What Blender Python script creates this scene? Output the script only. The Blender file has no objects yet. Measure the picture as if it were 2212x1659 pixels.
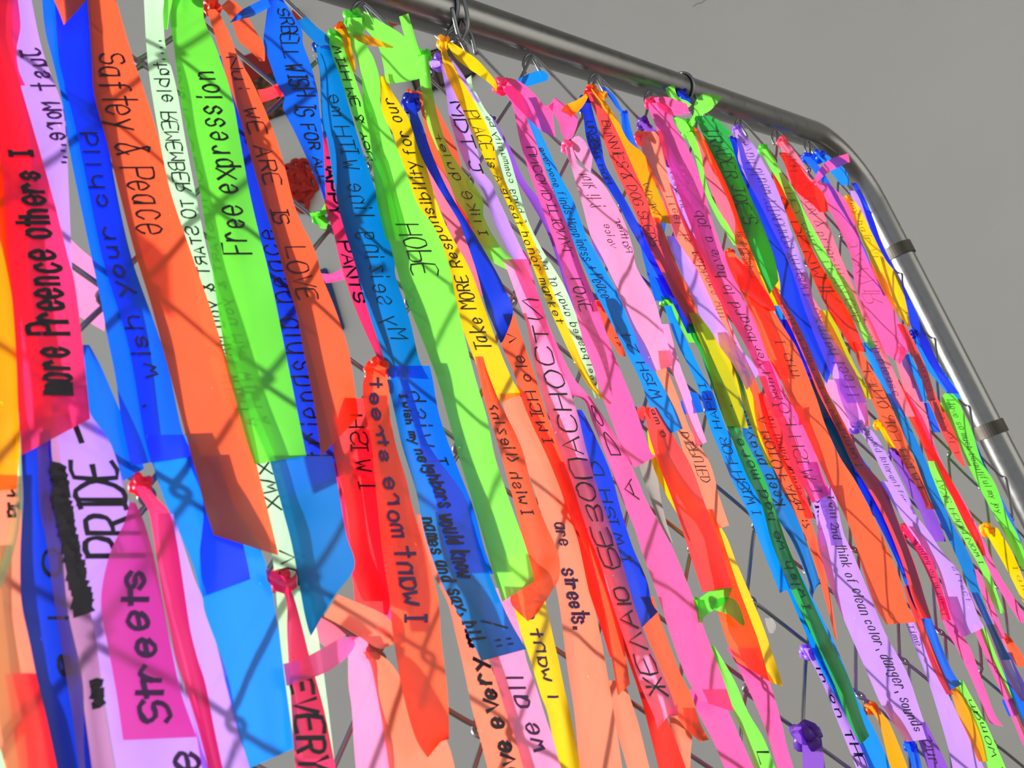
import bpy, bmesh, math, random
from mathutils import Vector, Matrix
random.seed(7)
C = bpy.context.scene.collection
scn = bpy.context.scene
# ------------------------------------------------------------------ camera, world, sun, exposure
W, H, F = 2212.0, 1659.0, 1699.82536
PITCH, ROLL, YAW = 0.25776, -0.33806, 0.78598          # camera tilt, camera roll, fence bearing
DIST, A0, B0, PZ, PX = 0.39651, 0.12704, 0.34936, 0.07837, 0.07   # fence distance and mesh pitch (m)
CAMZ = 1.32
FWD = Vector((0, math.cos(PITCH), math.sin(PITCH)))
_r0, _u0 = Vector((1, 0, 0)), Vector((0, -math.sin(PITCH), math.cos(PITCH)))
RGT = _r0 * math.cos(ROLL) + _u0 * math.sin(ROLL)
UPV = -_r0 * math.sin(ROLL) + _u0 * math.cos(ROLL)
EYE = Vector((0, 0, CAMZ))
cd = bpy.data.cameras.new('camera'); cam = bpy.data.objects.new('camera', cd); C.objects.link(cam)
cam.matrix_world = Matrix((( RGT.x, UPV.x, -FWD.x, EYE.x), (RGT.y, UPV.y, -FWD.y, EYE.y), (RGT.z, UPV.z, -FWD.z, EYE.z), (0, 0, 0, 1)))
cd.sensor_width = 36.0; cd.lens = F * 36.0 / W; cd.clip_start = 0.01
cd.dof.use_dof = True; cd.dof.focus_distance = 0.5; cd.dof.aperture_fstop = 18.0
scn.camera = cam
scn.view_settings.view_transform = 'Standard'; scn.view_settings.look = 'None'
scn.view_settings.exposure = 0.0; scn.view_settings.gamma = 1.0; scn.view_settings.use_curve_mapping = False
wd = bpy.data.worlds.new('daylight'); scn.world = wd; wd.use_nodes = True
wd.node_tree.nodes['Background'].inputs[0].default_value = (0.93, 0.96, 1.0, 1)
wd.node_tree.nodes['Background'].inputs[1].default_value = 0.62
sd = bpy.data.lights.new('sun', 'SUN'); sun = bpy.data.objects.new('sun', sd); C.objects.link(sun)
sd.energy = 8.6; sd.angle = math.radians(6.5); sd.color = (1.0, 0.97, 0.92)
SUN_DIR = Vector((0.93, -0.17, -0.24))
sun.rotation_euler = SUN_DIR.to_track_quat('-Z', 'Y').to_euler()
sun.location = (-3, 0, 2.5)

# ------------------------------------------------------------------ geometry helpers
HD = Vector((math.sin(YAW), math.cos(YAW), 0))            # along the fence, to the right
ND = Vector((math.cos(YAW), -math.sin(YAW), 0))           # out of the fence, to the viewer's side
ORG = EYE + Vector((0, DIST, 0))
def plane_pt(a, z, d=0.0):
    return ORG + HD * a + Vector((0, 0, z)) + ND * d
def joint(i, j, d=0.0):                                    # mesh joint, column i, row j
    return plane_pt(A0 + i * PX, B0 - j * PZ, d)
def at(x, y, d):                                           # point of the sheet d metres in front of the mesh
    r = FWD + RGT * ((x - W / 2) / F) - UPV * ((y - H / 2) / F)
    t = ((ORG - EYE).dot(ND) + d) / r.dot(ND)
    return EYE + r * t
def on_wall(x, y, Y):
    r = FWD + RGT * ((x - W / 2) / F) - UPV * ((y - H / 2) / F)
    return EYE + r * (Y / r.y)
def srgb(c):
    o = []
    for v in c:
        v /= 255.0
        o.append(v / 12.92 if v <= 0.04045 else ((v + 0.055) / 1.055) ** 2.4)
    return (o[0], o[1], o[2], 1.0)
def link_mesh(name, verts, faces, mat, parent=None, smooth=True, uvs=None):
    me = bpy.data.meshes.new(name)
    me.from_pydata([tuple(v) for v in verts], [], faces)
    if smooth:
        me.polygons.foreach_set('use_smooth', [True] * len(me.polygons))
    if uvs:
        ul = me.uv_layers.new(name='UVMap')
        for l in me.loops: ul.data[l.index].uv = uvs[l.vertex_index]
    me.materials.append(mat)
    o = bpy.data.objects.new(name, me); C.objects.link(o)
    if parent is not None: o.parent = parent
    return o
def tag(o, label, cat, group=None):
    o['label'] = label; o['category'] = cat
    if group: o['group'] = group
    return o
def cr(p0, p1, p2, p3, t):
    return 0.5 * (2 * p1 + (p2 - p0) * t + (2 * p0 - 5 * p1 + 4 * p2 - p3) * t * t + (3 * p1 - p0 - 3 * p2 + p3) * t * t * t)
def tube(pts, rad, n=8, closed=False, caps=True):
    pts = [Vector(p) for p in pts]; N = len(pts); vs, fs = [], []
    up = None
    for k in range(N):
        if closed: tg = pts[(k + 1) % N] - pts[k - 1]
        else: tg = pts[min(k + 1, N - 1)] - pts[max(k - 1, 0)]
        tg.normalize()
        if up is None:
            up = tg.orthogonal().normalized()
        up = (up - tg * up.dot(tg)).normalized()
        sd_ = tg.cross(up)
        rr = rad[k] if isinstance(rad, (list, tuple)) else rad
        for q in range(n):
            a = 2 * math.pi * q / n
            vs.append(pts[k] + up * (math.cos(a) * rr) + sd_ * (math.sin(a) * rr))
    M = N if closed else N - 1
    for k in range(M):
        for q in range(n):
            a, b = k * n + q, k * n + (q + 1) % n
            c, d = ((k + 1) % N) * n + (q + 1) % n, ((k + 1) % N) * n + q
            fs.append((a, b, c, d))
    if caps and not closed:
        fs.append(tuple(range(n - 1, -1, -1))); fs.append(tuple((N - 1) * n + q for q in range(n)))
    return vs, fs
def smooth_path(P, sub=6):
    P = [Vector(p) for p in P]; out = []
    for k in range(len(P) - 1):
        a, b, c, d = P[max(k - 1, 0)], P[k], P[k + 1], P[min(k + 2, len(P) - 1)]
        for s in range(sub): out.append(cr(a, b, c, d, s / sub))
    out.append(P[-1]); return out

# ------------------------------------------------------------------ materials
def nodes_mat(name):
    m = bpy.data.materials.new(name); m.use_nodes = True
    nt = m.node_tree; nt.nodes.clear()
    out = nt.nodes.new('ShaderNodeOutputMaterial')
    return m, nt, out
def plain(name, col, rough=0.6, metal=0.0, noise=0.0, scale=30.0, bump=0.0):
    m, nt, out = nodes_mat(name); b = nt.nodes.new('ShaderNodeBsdfPrincipled')
    b.inputs['Roughness'].default_value = rough; b.inputs['Metallic'].default_value = metal
    tc = nt.nodes.new('ShaderNodeTexCoord'); nz = nt.nodes.new('ShaderNodeTexNoise')
    nz.inputs['Scale'].default_value = scale; nz.inputs['Detail'].default_value = 5
    nt.links.new(tc.outputs['Object'], nz.inputs['Vector'])
    mx = nt.nodes.new('ShaderNodeMix'); mx.data_type = 'RGBA'
    c = srgb(col); mx.inputs[6].default_value = tuple(v * (1 - noise) for v in c[:3]) + (1,); mx.inputs[7].default_value = tuple(min(1, v * (1 + noise)) for v in c[:3]) + (1,)
    nt.links.new(nz.outputs['Fac'], mx.inputs[0]); nt.links.new(mx.outputs[2], b.inputs['Base Color'])
    if bump:
        bp = nt.nodes.new('ShaderNodeBump'); bp.inputs['Strength'].default_value = bump; bp.inputs['Distance'].default_value = 0.002
        nt.links.new(nz.outputs['Fac'], bp.inputs['Height']); nt.links.new(bp.outputs[0], b.inputs['Normal'])
    nt.links.new(b.outputs[0], out.inputs[0]); return m
PAL = {'orange': (255, 97, 58), 'peach': (255, 138, 108), 'red': (238, 40, 26), 'coral': (255, 70, 72), 'hotpink': (255, 52, 112),
       'pink': (255, 92, 170), 'ltpink': (255, 150, 205), 'lav': (196, 146, 250), 'purple': (140, 80, 205), 'blue': (8, 104, 255),
       'royal': (10, 58, 222), 'azure': (6, 140, 255), 'teal': (4, 120, 205), 'green': (112, 226, 66), 'lime': (134, 240, 84),
       'mint': (205, 252, 205), 'kgreen': (40, 168, 72), 'yellow': (255, 208, 0), 'gold': (255, 160, 8), 'olive': (196, 190, 10),
       'clear': (168, 164, 160), 'mauve': (176, 120, 170), 'rose': (255, 120, 150)}
TR = 0.28; RIB = {}
def ribbon_mat(c):
    if c in RIB: return RIB[c]
    m, nt, out = nodes_mat('ribbon_' + c); L = nt.links; N = nt.nodes
    col = srgb(PAL[c])
    tc = N.new('ShaderNodeTexCoord')
    nz = N.new('ShaderNodeTexNoise'); nz.inputs['Scale'].default_value = 55; nz.inputs['Detail'].default_value = 3
    L.new(tc.outputs['Object'], nz.inputs['Vector'])
    rm = N.new('ShaderNodeMapRange'); rm.inputs[3].default_value = 0.93; rm.inputs[4].default_value = 1.06
    L.new(nz.outputs['Fac'], rm.inputs[0])
    cm = N.new('ShaderNodeMix'); cm.data_type = 'RGBA'; cm.blend_type = 'MULTIPLY'; cm.inputs[0].default_value = 1
    cm.inputs[6].default_value = col; L.new(rm.outputs[0], cm.inputs[7])
    bp = N.new('ShaderNodeBump'); bp.inputs['Strength'].default_value = 0.12; bp.inputs['Distance'].default_value = 0.002
    L.new(nz.outputs['Fac'], bp.inputs['Height'])
    tl = N.new('ShaderNodeBsdfTranslucent'); L.new(cm.outputs[2], tl.inputs[0])
    df = N.new('ShaderNodeBsdfDiffuse'); L.new(cm.outputs[2], df.inputs[0])
    gl = N.new('ShaderNodeBsdfGlossy'); gl.inputs['Roughness'].default_value = 0.32; gl.inputs['Color'].default_value = (1, 1, 1, 1)
    L.new(bp.outputs[0], gl.inputs['Normal'])
    tp = N.new('ShaderNodeBsdfTransparent'); tp.inputs[0].default_value = tuple(v ** 1.15 for v in col[:3]) + (1,)
    m1 = N.new('ShaderNodeMixShader'); m1.inputs[0].default_value = 0.36; L.new(tl.outputs[0], m1.inputs[1]); L.new(df.outputs[0], m1.inputs[2])
    m2 = N.new('ShaderNodeMixShader'); m2.inputs[0].default_value = TR; L.new(m1.outputs[0], m2.inputs[1]); L.new(tp.outputs[0], m2.inputs[2])
    lw = N.new('ShaderNodeLayerWeight'); lw.inputs['Blend'].default_value = 0.25
    fr = N.new('ShaderNodeMapRange'); fr.inputs[3].default_value = 0.02; fr.inputs[4].default_value = 0.11
    L.new(lw.outputs['Facing'], fr.inputs[0])
    m3 = N.new('ShaderNodeMixShader'); L.new(fr.outputs[0], m3.inputs[0]); L.new(m2.outputs[0], m3.inputs[1]); L.new(gl.outputs[0], m3.inputs[2])
    L.new(m3.outputs[0], out.inputs[0]); RIB[c] = m; return m
INK = plain('black_marker_ink', (22, 14, 34), 0.5)
INKB = plain('blue_marker_ink', (12, 20, 110), 0.5)
INKP = plain('purple_marker_ink', (70, 18, 90), 0.5)
STEEL = None
def steel(name, col, rough):
    m, nt, out = nodes_mat(name); b = nt.nodes.new('ShaderNodeBsdfPrincipled')
    b.inputs['Metallic'].default_value = 1.0
    tc = nt.nodes.new('ShaderNodeTexCoord'); nz = nt.nodes.new('ShaderNodeTexNoise'); nz.inputs['Scale'].default_value = 90; nz.inputs['Detail'].default_value = 8
    nt.links.new(tc.outputs['Object'], nz.inputs['Vector'])
    mx = nt.nodes.new('ShaderNodeMix'); mx.data_type = 'RGBA'; c = srgb(col)
    mx.inputs[6].default_value = tuple(v * 0.84 for v in c[:3]) + (1,); mx.inputs[7].default_value = tuple(min(1, v * 1.1) for v in c[:3]) + (1,)
    nt.links.new(nz.outputs['Fac'], mx.inputs[0]); nt.links.new(mx.outputs[2], b.inputs['Base Color'])
    mr = nt.nodes.new('ShaderNodeMapRange'); mr.inputs[3].default_value = rough * 0.8; mr.inputs[4].default_value = rough * 1.3
    nt.links.new(nz.outputs['Fac'], mr.inputs[0]); nt.links.new(mr.outputs[0], b.inputs['Roughness'])
    nt.links.new(b.outputs[0], out.inputs[0]); return m
TUBE = steel('galvanised_tube', (134, 134, 132), 0.28)
WIRE = steel('galvanised_wire', (138, 140, 142), 0.36)
DARKSTEEL = steel('dull_band_steel', (92, 88, 82), 0.6)

# ------------------------------------------------------------------ the room
WALLY = 1.95
def quad(name, pts, mat, kind='structure'):
    o = link_mesh(name, pts, [(0, 1, 2, 3)], mat, smooth=False); o['kind'] = kind; return o
WALLM = plain('painted_plaster', (208, 208, 204), 0.85, 0, 0.05, 3.0, 0.15)
wall = quad('wall_back', [(-1.7, WALLY, 0), (4.2, WALLY, 0), (4.2, WALLY, 4.2), (-1.7, WALLY, 4.2)], WALLM)
floor = quad('floor', [(-1.7, -3, 0), (4.2, -3, 0), (4.2, WALLY, 0), (-1.7, WALLY, 0)], plain('grey_floor', (120, 112, 104), 0.7, 0, 0.1, 4.0))
ceil = quad('ceiling', [(-1.7, -3, 4.2), (-1.7, WALLY, 4.2), (4.2, WALLY, 4.2), (4.2, -3, 4.2)], plain('ceiling_paint', (196, 194, 190), 0.9, 0, 0.04, 4.2))
quad('wall_right', [(4.2, WALLY, 0), (4.2, -3, 0), (4.2, -3, 4.2), (4.2, WALLY, 4.2)], WALLM)
bb = bmesh.new(); bmesh.ops.create_cube(bb, size=1.0)
for v in bb.verts: v.co = Vector((1.25 + v.co.x * 5.9, WALLY - 0.008 + v.co.y * 0.016, 0.06 + v.co.z * 0.12))
me = bpy.data.meshes.new('baseboard_back'); bb.to_mesh(me); bb.free(); me.materials.append(plain('baseboard_paint', (200, 198, 192), 0.6))
o = bpy.data.objects.new('baseboard_back', me); C.objects.link(o); o['kind'] = 'structure'
# fine crack in the plaster near the top of the picture
ck = [on_wall(x, y, WALLY - 0.001) for x, y in ((1497, 14), (1508, 7), (1516, 6), (1524, 0), (1526, -14), (1534, -30))]
v, f = tube(ck, 0.0006, 5); link_mesh('crack', v, f, INK, wall)

# ------------------------------------------------------------------ the fence
fence = bpy.data.objects.new('chain_link_fence', None); C.objects.link(fence)
fence.location = plane_pt(0.1, 0.0, 0.0); fence.location.z = 0
tag(fence, 'grey galvanised chain link fence panel with a bent tube frame, hung all over with ribbons', 'fence')
bpy.context.view_layer.update()
FI = Matrix.Translation(-Vector(fence.location))
def fpart(name, v, f, mat, smooth=True, parent=None):
    v = [FI @ Vector(p) for p in v]
    return link_mesh(name, v, f, mat, parent or fence, smooth)
RT = 0.0142; AP = A0 + 7.62 * PX; ZR = B0 + 0.021; RB = 0.085
frame_pts = []
frame_pts.append(plane_pt(A0 - 9 * PX, ZR, -0.004))
for k in range(1, 12): frame_pts.append(plane_pt(A0 - 9 * PX + (AP - RB - A0 + 9 * PX) * k / 12, ZR, -0.004))
for k in range(15):
    t = math.pi / 2 * k / 14
    frame_pts.append(plane_pt(AP - RB + RB * math.sin(t), ZR - RB + RB * math.cos(t), -0.004))
zb = -CAMZ + 0.0
for k in range(1, 14): frame_pts.append(plane_pt(AP, (ZR - RB) + (zb - ZR + RB) * k / 13, -0.004))
v, f = tube(frame_pts, RT, 32); fpart('frame_tube', v, f, TUBE)
def chain_wire(kind, i):
    # zigzag between two columns of joints, hooked around its neighbours at every bend
    P = []; rows = 17
    if kind == 0: seq = [(i + (0.5 if j % 2 else 0.0), j / 2.0, 1 if j % 2 else -1) for j in range(rows)]
    else: seq = [(i + (1.0 if j % 2 == 0 else 0.5), j / 2.0, 1 if j % 2 == 0 else -1) for j in range(rows)]
    D = 0.0021
    for k, (c, r, side) in enumerate(seq):
        e = 0.05 * side
        front = 1 if (side > 0) == (kind == 0) else -1
        if k == 0:
            s0 = 1 if seq[1][0] > c else -1
            P += [joint(c - s0 * 0.13, 0.16, -D * 1.6), joint(c - s0 * 0.11, 0.06, -D * 1.5), joint(c - s0 * 0.03, -0.03, -0.0005), joint(c + s0 * 0.05, 0.03, D)]
            continue
        dz = D if k % 2 else -D
        P.append(joint(c - 0.085 * side, r - 0.105, dz))
        P.append(joint(c + 0.005 * side, r - 0.03, dz * 0.75))
        P.append(joint(c + e * 0.62, r, 0))
        P.append(joint(c + 0.005 * side, r + 0.03, -dz * 0.75))
        P.append(joint(c - 0.085 * side, r + 0.105, -dz))
    v, f = tube(smooth_path(P, 4), 0.00118, 7)
    fpart('wire', v, f, WIRE)
for i in range(-7, 8):
    if i <= 6: chain_wire(0, i)
    if i <= 6: chain_wire(1, i)
def arc_loop(a, z0, z1, turns, lean, rad=0.00125):
    P = []
    n = int(18 * turns)
    for k in range(n + 1):
        t = 2 * math.pi * k / 18 - math.pi * 0.5
        P.append(plane_pt(a + lean * k / n, ZR + math.sin(t) * (RT + rad), -0.004 + math.cos(t) * (RT + rad)))
    return P
# ties that hold the mesh to the rail
for a, lean in ((A0 + 2.83 * PX, 0.004), (A0 - 1.0 * PX, 0.006)):
    P = arc_loop(a, 0, 0, 1.15, lean)
    P = [plane_pt(a - 0.002, B0 - 0.006, 0.001), plane_pt(a - 0.002, B0 - 0.001, -0.006)] + P
    P += [plane_pt(a + lean + 0.002, B0 - 0.004, 0.006), plane_pt(a + lean + 0.003, B0 - 0.016, 0.003)]
    v, f = tube(smooth_path(P, 3), 0.0013, 8); fpart('tie_wire', v, f, WIRE)
P = [plane_pt(A0 - 1.12 * PX, B0 + 0.008, 0.0125), plane_pt(A0 - 1.06 * PX, B0 - 0.006, 0.006), plane_pt(A0 - 1.0 * PX, B0 - 0.008, 0.004), plane_pt(A0 - 0.96 * PX, B0 + 0.002, 0.012), plane_pt(A0 - 0.95 * PX, B0 + 0.03, 0.014), plane_pt(A0 - 0.96 * PX, B0 + 0.045, 0.0)]
v, f = tube(smooth_path(P, 5), 0.0013, 8); fpart('tie_wire', v, f, WIRE)
def band(z):
    ro, ri, hh = RT + 0.0018, RT - 0.0002, 0.0072; vs, fs = [], []
    n = 36
    for k in range(n):
        a = 2 * math.pi * k / n
        for r_, zz in ((ri, -hh), (ro, -hh), (ro, hh), (ri, hh)):
            vs.append(plane_pt(AP + math.cos(a) * r_, z + zz, -0.004 + math.sin(a) * r_))
    for k in range(n):
        for q in range(4):
            fs.append((k * 4 + q, ((k + 1) % n) * 4 + q, ((k + 1) % n) * 4 + (q + 1) % 4, k * 4 + (q + 1) % 4))
    # pinched lug on the outer side
    b = len(vs)
    for x in (ro - 0.001, ro + 0.006):
        for y in (-0.0025, 0.0025):
            for zz in (-hh, hh): vs.append(plane_pt(AP + x, z + zz, -0.004 + y))
    for q in ((0, 1, 3, 2), (4, 6, 7, 5), (0, 4, 5, 1), (2, 3, 7, 6), (0, 2, 6, 4), (1, 5, 7, 3)): fs.append(tuple(b + k for k in q))
    o = fpart('brace_band', vs, fs, DARKSTEEL, smooth=False)
    P = [plane_pt(AP + ro + 0.0032, z - 0.001, -0.004 + d) for d in (-0.007, -0.005, 0.005, 0.0075)]
    v, f = tube(P, [0.0026, 0.0026, 0.0026, 0.0026], 6); fpart('bolt', v, f, DARKSTEEL, False, o)
band(B0 - 1.6 * PZ); band(B0 - 4.38 * PZ)

# ------------------------------------------------------------------ things on the wall, out of focus behind the fence
def wall_box(name, x0, z0, x1, z1, y0, y1, mat, parent=None, bev=0.0):
    bm = bmesh.new(); bmesh.ops.create_cube(bm, size=1.0)
    for v in bm.verts: v.co = Vector(((x0 + x1) / 2 + v.co.x * (x1 - x0), (y0 + y1) / 2 + v.co.y * (y1 - y0), (z0 + z1) / 2 + v.co.z * (z1 - z0)))
    if bev: bmesh.ops.bevel(bm, geom=list(bm.edges), offset=bev, segments=3, affect='EDGES', profile=0.5)
    me = bpy.data.meshes.new(name); bm.to_mesh(me); bm.free(); me.materials.append(mat)
    o = bpy.data.objects.new(name, me); C.objects.link(o)
    if parent: o.parent = parent
    return o
def wall_thing(name, p, label, cat):
    e = bpy.data.objects.new(name, None); C.objects.link(e); e.location = (p.x, WALLY, p.z); tag(e, label, cat); return e
# painting: red over a dark mottled field
p = on_wall(592, 165, WALLY - 0.02)
e = wall_thing('painting', p, 'small painting on the wall, dark red above a mottled brown and green lower half', 'painting')
mt, nt, out = nodes_mat('mottled_paint'); bs = nt.nodes.new('ShaderNodeBsdfPrincipled'); tc = nt.nodes.new('ShaderNodeTexCoord'); nz = nt.nodes.new('ShaderNodeTexNoise'); nz.inputs['Scale'].default_value = 38
rp = nt.nodes.new('ShaderNodeValToRGB'); rp.color_ramp.elements[0].color = srgb((30, 26, 20)); rp.color_ramp.elements[1].color = srgb((70, 96, 92)); rp.color_ramp.elements.new(0.47).color = srgb((50, 46, 22)); rp.color_ramp.elements.new(0.6).color = srgb((150, 76, 36)); rp.color_ramp.elements[0].position = 0.3; rp.color_ramp.elements[-1].position = 0.72
nt.links.new(tc.outputs['Object'], nz.inputs['Vector']); nt.links.new(nz.outputs['Fac'], rp.inputs[0]); nt.links.new(rp.outputs[0], bs.inputs['Base Color']); nt.links.new(bs.outputs[0], out.inputs[0])
wall_box('canvas', -0.075, -0.12, 0.065, 0.01, -0.024, -0.0005, mt, e, 0.003)
wall_box('red_field', -0.0755, 0.0101, 0.0655, 0.10, -0.0245, -0.0005, plain('dark_red_paint', (150, 26, 22), 0.6, 0, 0.15, 20), e, 0.003)
# gathered red flower hanging on the wall
p = on_wall(640, 390, WALLY - 0.03)
e = wall_thing('fabric_flower', p, 'deep red crumpled fabric flower hanging on the wall below the painting', 'flower')
redm = plain('red_fabric', (176, 26, 14), 0.7, 0, 0.35, 60, 0.3)
bm = bmesh.new(); bmesh.ops.create_icosphere(bm, subdivisions=3, radius=1.0)
for q in bm.verts: q.co = Vector((q.co.x * 0.036, -0.013 + q.co.y * 0.012, q.co.z * 0.056)) * (1 + 0.12 * math.sin(q.co.x * 9) * math.cos(q.co.z * 8))
me = bpy.data.meshes.new('flower_heart'); bm.to_mesh(me); bm.free(); me.materials.append(redm); o = bpy.data.objects.new('flower_heart', me); C.objects.link(o); o.parent = e
for k in range(17):
    a = k * 2.4; r = 0.006 + 0.0033 * k; cx, cz = math.cos(a) * r * 0.72, math.sin(a) * r * 1.15
    P = []
    for q in range(14):
        t = 2 * math.pi * q / 14
        P.append((cx + math.cos(t) * 0.017, -0.021 - 0.008 * math.sin(t * 2 + k) + 0.008 * (r / 0.05), cz + math.sin(t) * 0.02))
    v, f = tube(P, 0.0075, 8, closed=True); link_mesh('petal', v, f, redm, e)
# blue paddle on the wall
p = on_wall(716, 640, WALLY - 0.01)
e = wall_box('blue_board', -0.028, -0.10, 0.03, 0.085, -0.016, -0.0005, plain('navy_paint', (20, 62, 120), 0.5), None, 0.007); e.location = (p.x - 0.02, WALLY, p.z)
tag(e, 'narrow dark blue board with rounded top on the wall behind the orange love ribbon', 'board')
# taupe wall box with dark wire frame
p = on_wall(950, 140, WALLY - 0.02)
e = wall_thing('wall_box', p, 'dark taupe wall box with a thin black frame, behind the lime flap and yellow tail', 'box')
tm = plain('taupe_metal', (98, 90, 76), 0.6, 0, 0.1, 30); bk = plain('black_metal', (30, 27, 24), 0.5)
wall_box('panel', -0.088, -0.062, 0.086, 0.052, -0.014, -0.0005, tm, e, 0.004)
for a in ((-0.092, 0.050, 0.090, 0.056), (-0.092, -0.066, 0.090, -0.060), (-0.092, -0.066, -0.084, 0.056), (0.082, -0.066, 0.090, 0.056), (-0.02, -0.06, -0.016, 0.05), (0.028, -0.06, 0.032, 0.05)):
    wall_box('frame_bar', a[0], a[1], a[2], a[3], -0.02, -0.0145, bk, e, 0.0015)
# red tassel under the rail
p = on_wall(848, 32, WALLY - 0.02)
e = wall_thing('wall_tag', p, 'small red and orange striped tag on the wall just under the steel rail', 'tag')
for k, c in enumerate(((150, 30, 20), (40, 26, 20), (160, 34, 20))):
    wall_box('strip', -0.019 + 0.013 * k, -0.012, -0.0065 + 0.013 * k, 0.03, -0.012, -0.0005, plain('tag_paint', c, 0.6), e, 0.001)
wall_box('hem', -0.019, -0.022, 0.0195, -0.0122, -0.012, -0.0005, plain('tag_orange', (190, 90, 20), 0.6), e, 0.001)
p = on_wall(640, 30, WALLY - 0.02)
e = wall_box('red_peg', -0.012, -0.02, 0.012, 0.02, -0.02, 0.0008, plain('red_peg_paint', (190, 50, 36), 0.6), None, 0.004); e.location = (p.x, WALLY, p.z)
tag(e, 'tiny red peg on the wall beside the navy ribbon, above the painting', 'peg')
# ------------------------------------------------------------------ handwriting: a stroke alphabet, x 0-4, baseline 2, capitals to 8
GL = {'A': '022842 1434', 'B': '0208 08284635 0535433202', 'C': '4738180603123243', 'D': '0208 082846442202', 'E': '48080242 0535', 'F': '480802 0535',
 'G': '47381806031232434525', 'H': '0208 4248 0545', 'I': '1838 2822 1232', 'J': '1848 38331203', 'K': '0208 480542', 'L': '080242', 'M': '0208254842',
 'N': '02084248', 'O': '28180604123244463828', 'P': '0208 083847463505', 'Q': '28180604123244463828 3342', 'R': '0208 083847463505 2542',
 'S': '47381807153544321203', 'T': '0848 2822', 'U': '080312324348', 'V': '082248', 'W': '0812263248', 'X': '0842 0248', 'Y': '082548 2522', 'Z': '08480242',
 'a': '36160503122234 3632', 'b': '0802 05163644331202', 'c': '3526160503122233', 'd': '3832 36160503122234', 'e': '04343526160503122233', 'f': '38281712 0626',
 'g': '36160504132334 3631201001', 'h': '0802 0516263532', 'i': '1612 1817', 'j': '26211001 2827', 'k': '0802 360432', 'l': '1812', 'm': '0602 05162522 25364542',
 'n': '0602 0516263532', 'o': '160503122233352616', 'p': '0600 0516263533221203', 'q': '36160503122234 3630', 'r': '0602 04162635', 's': '35261605142433221203',
 't': '1812 0636', 'u': '0603122234 3632', 'v': '062246', 'w': '0612243246', 'x': '0642 0246', 'y': '0623 4610', 'z': '06360232',
 '&': '42182838271503122244', '+': '2327 0545', "'": '2827', '.': '1213', ',': '1321', '?': '0718382524 2322', '(': '28160422', ')': '08260402', '-': '0545', '!': '2824 2322',
 ':': '1413 1716', '/': '0248', '4': '380444 3832', '2': '0718384602 0242', '3': '0738473505 35433203', '#': '0208 2824 4248 0545 0848 1236',
 '\u0416': '0248 0842 2822', '\u0411': '480802324344350525', '\u0417': '0738473505 35433203', '\u041f': '02084842', '\u041b': '022842', '\u042e': '0208 0515 28171322324347382828', '\u0418': '08024842'}
def glyph(ch):
    out = []
    for s in GL.get(ch, '').split():
        out.append([(int(s[k]), int(s[k + 1])) for k in range(0, len(s) - 1, 2)])
    return out
NARROW = set("ilIjt.,:'!()")

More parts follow.
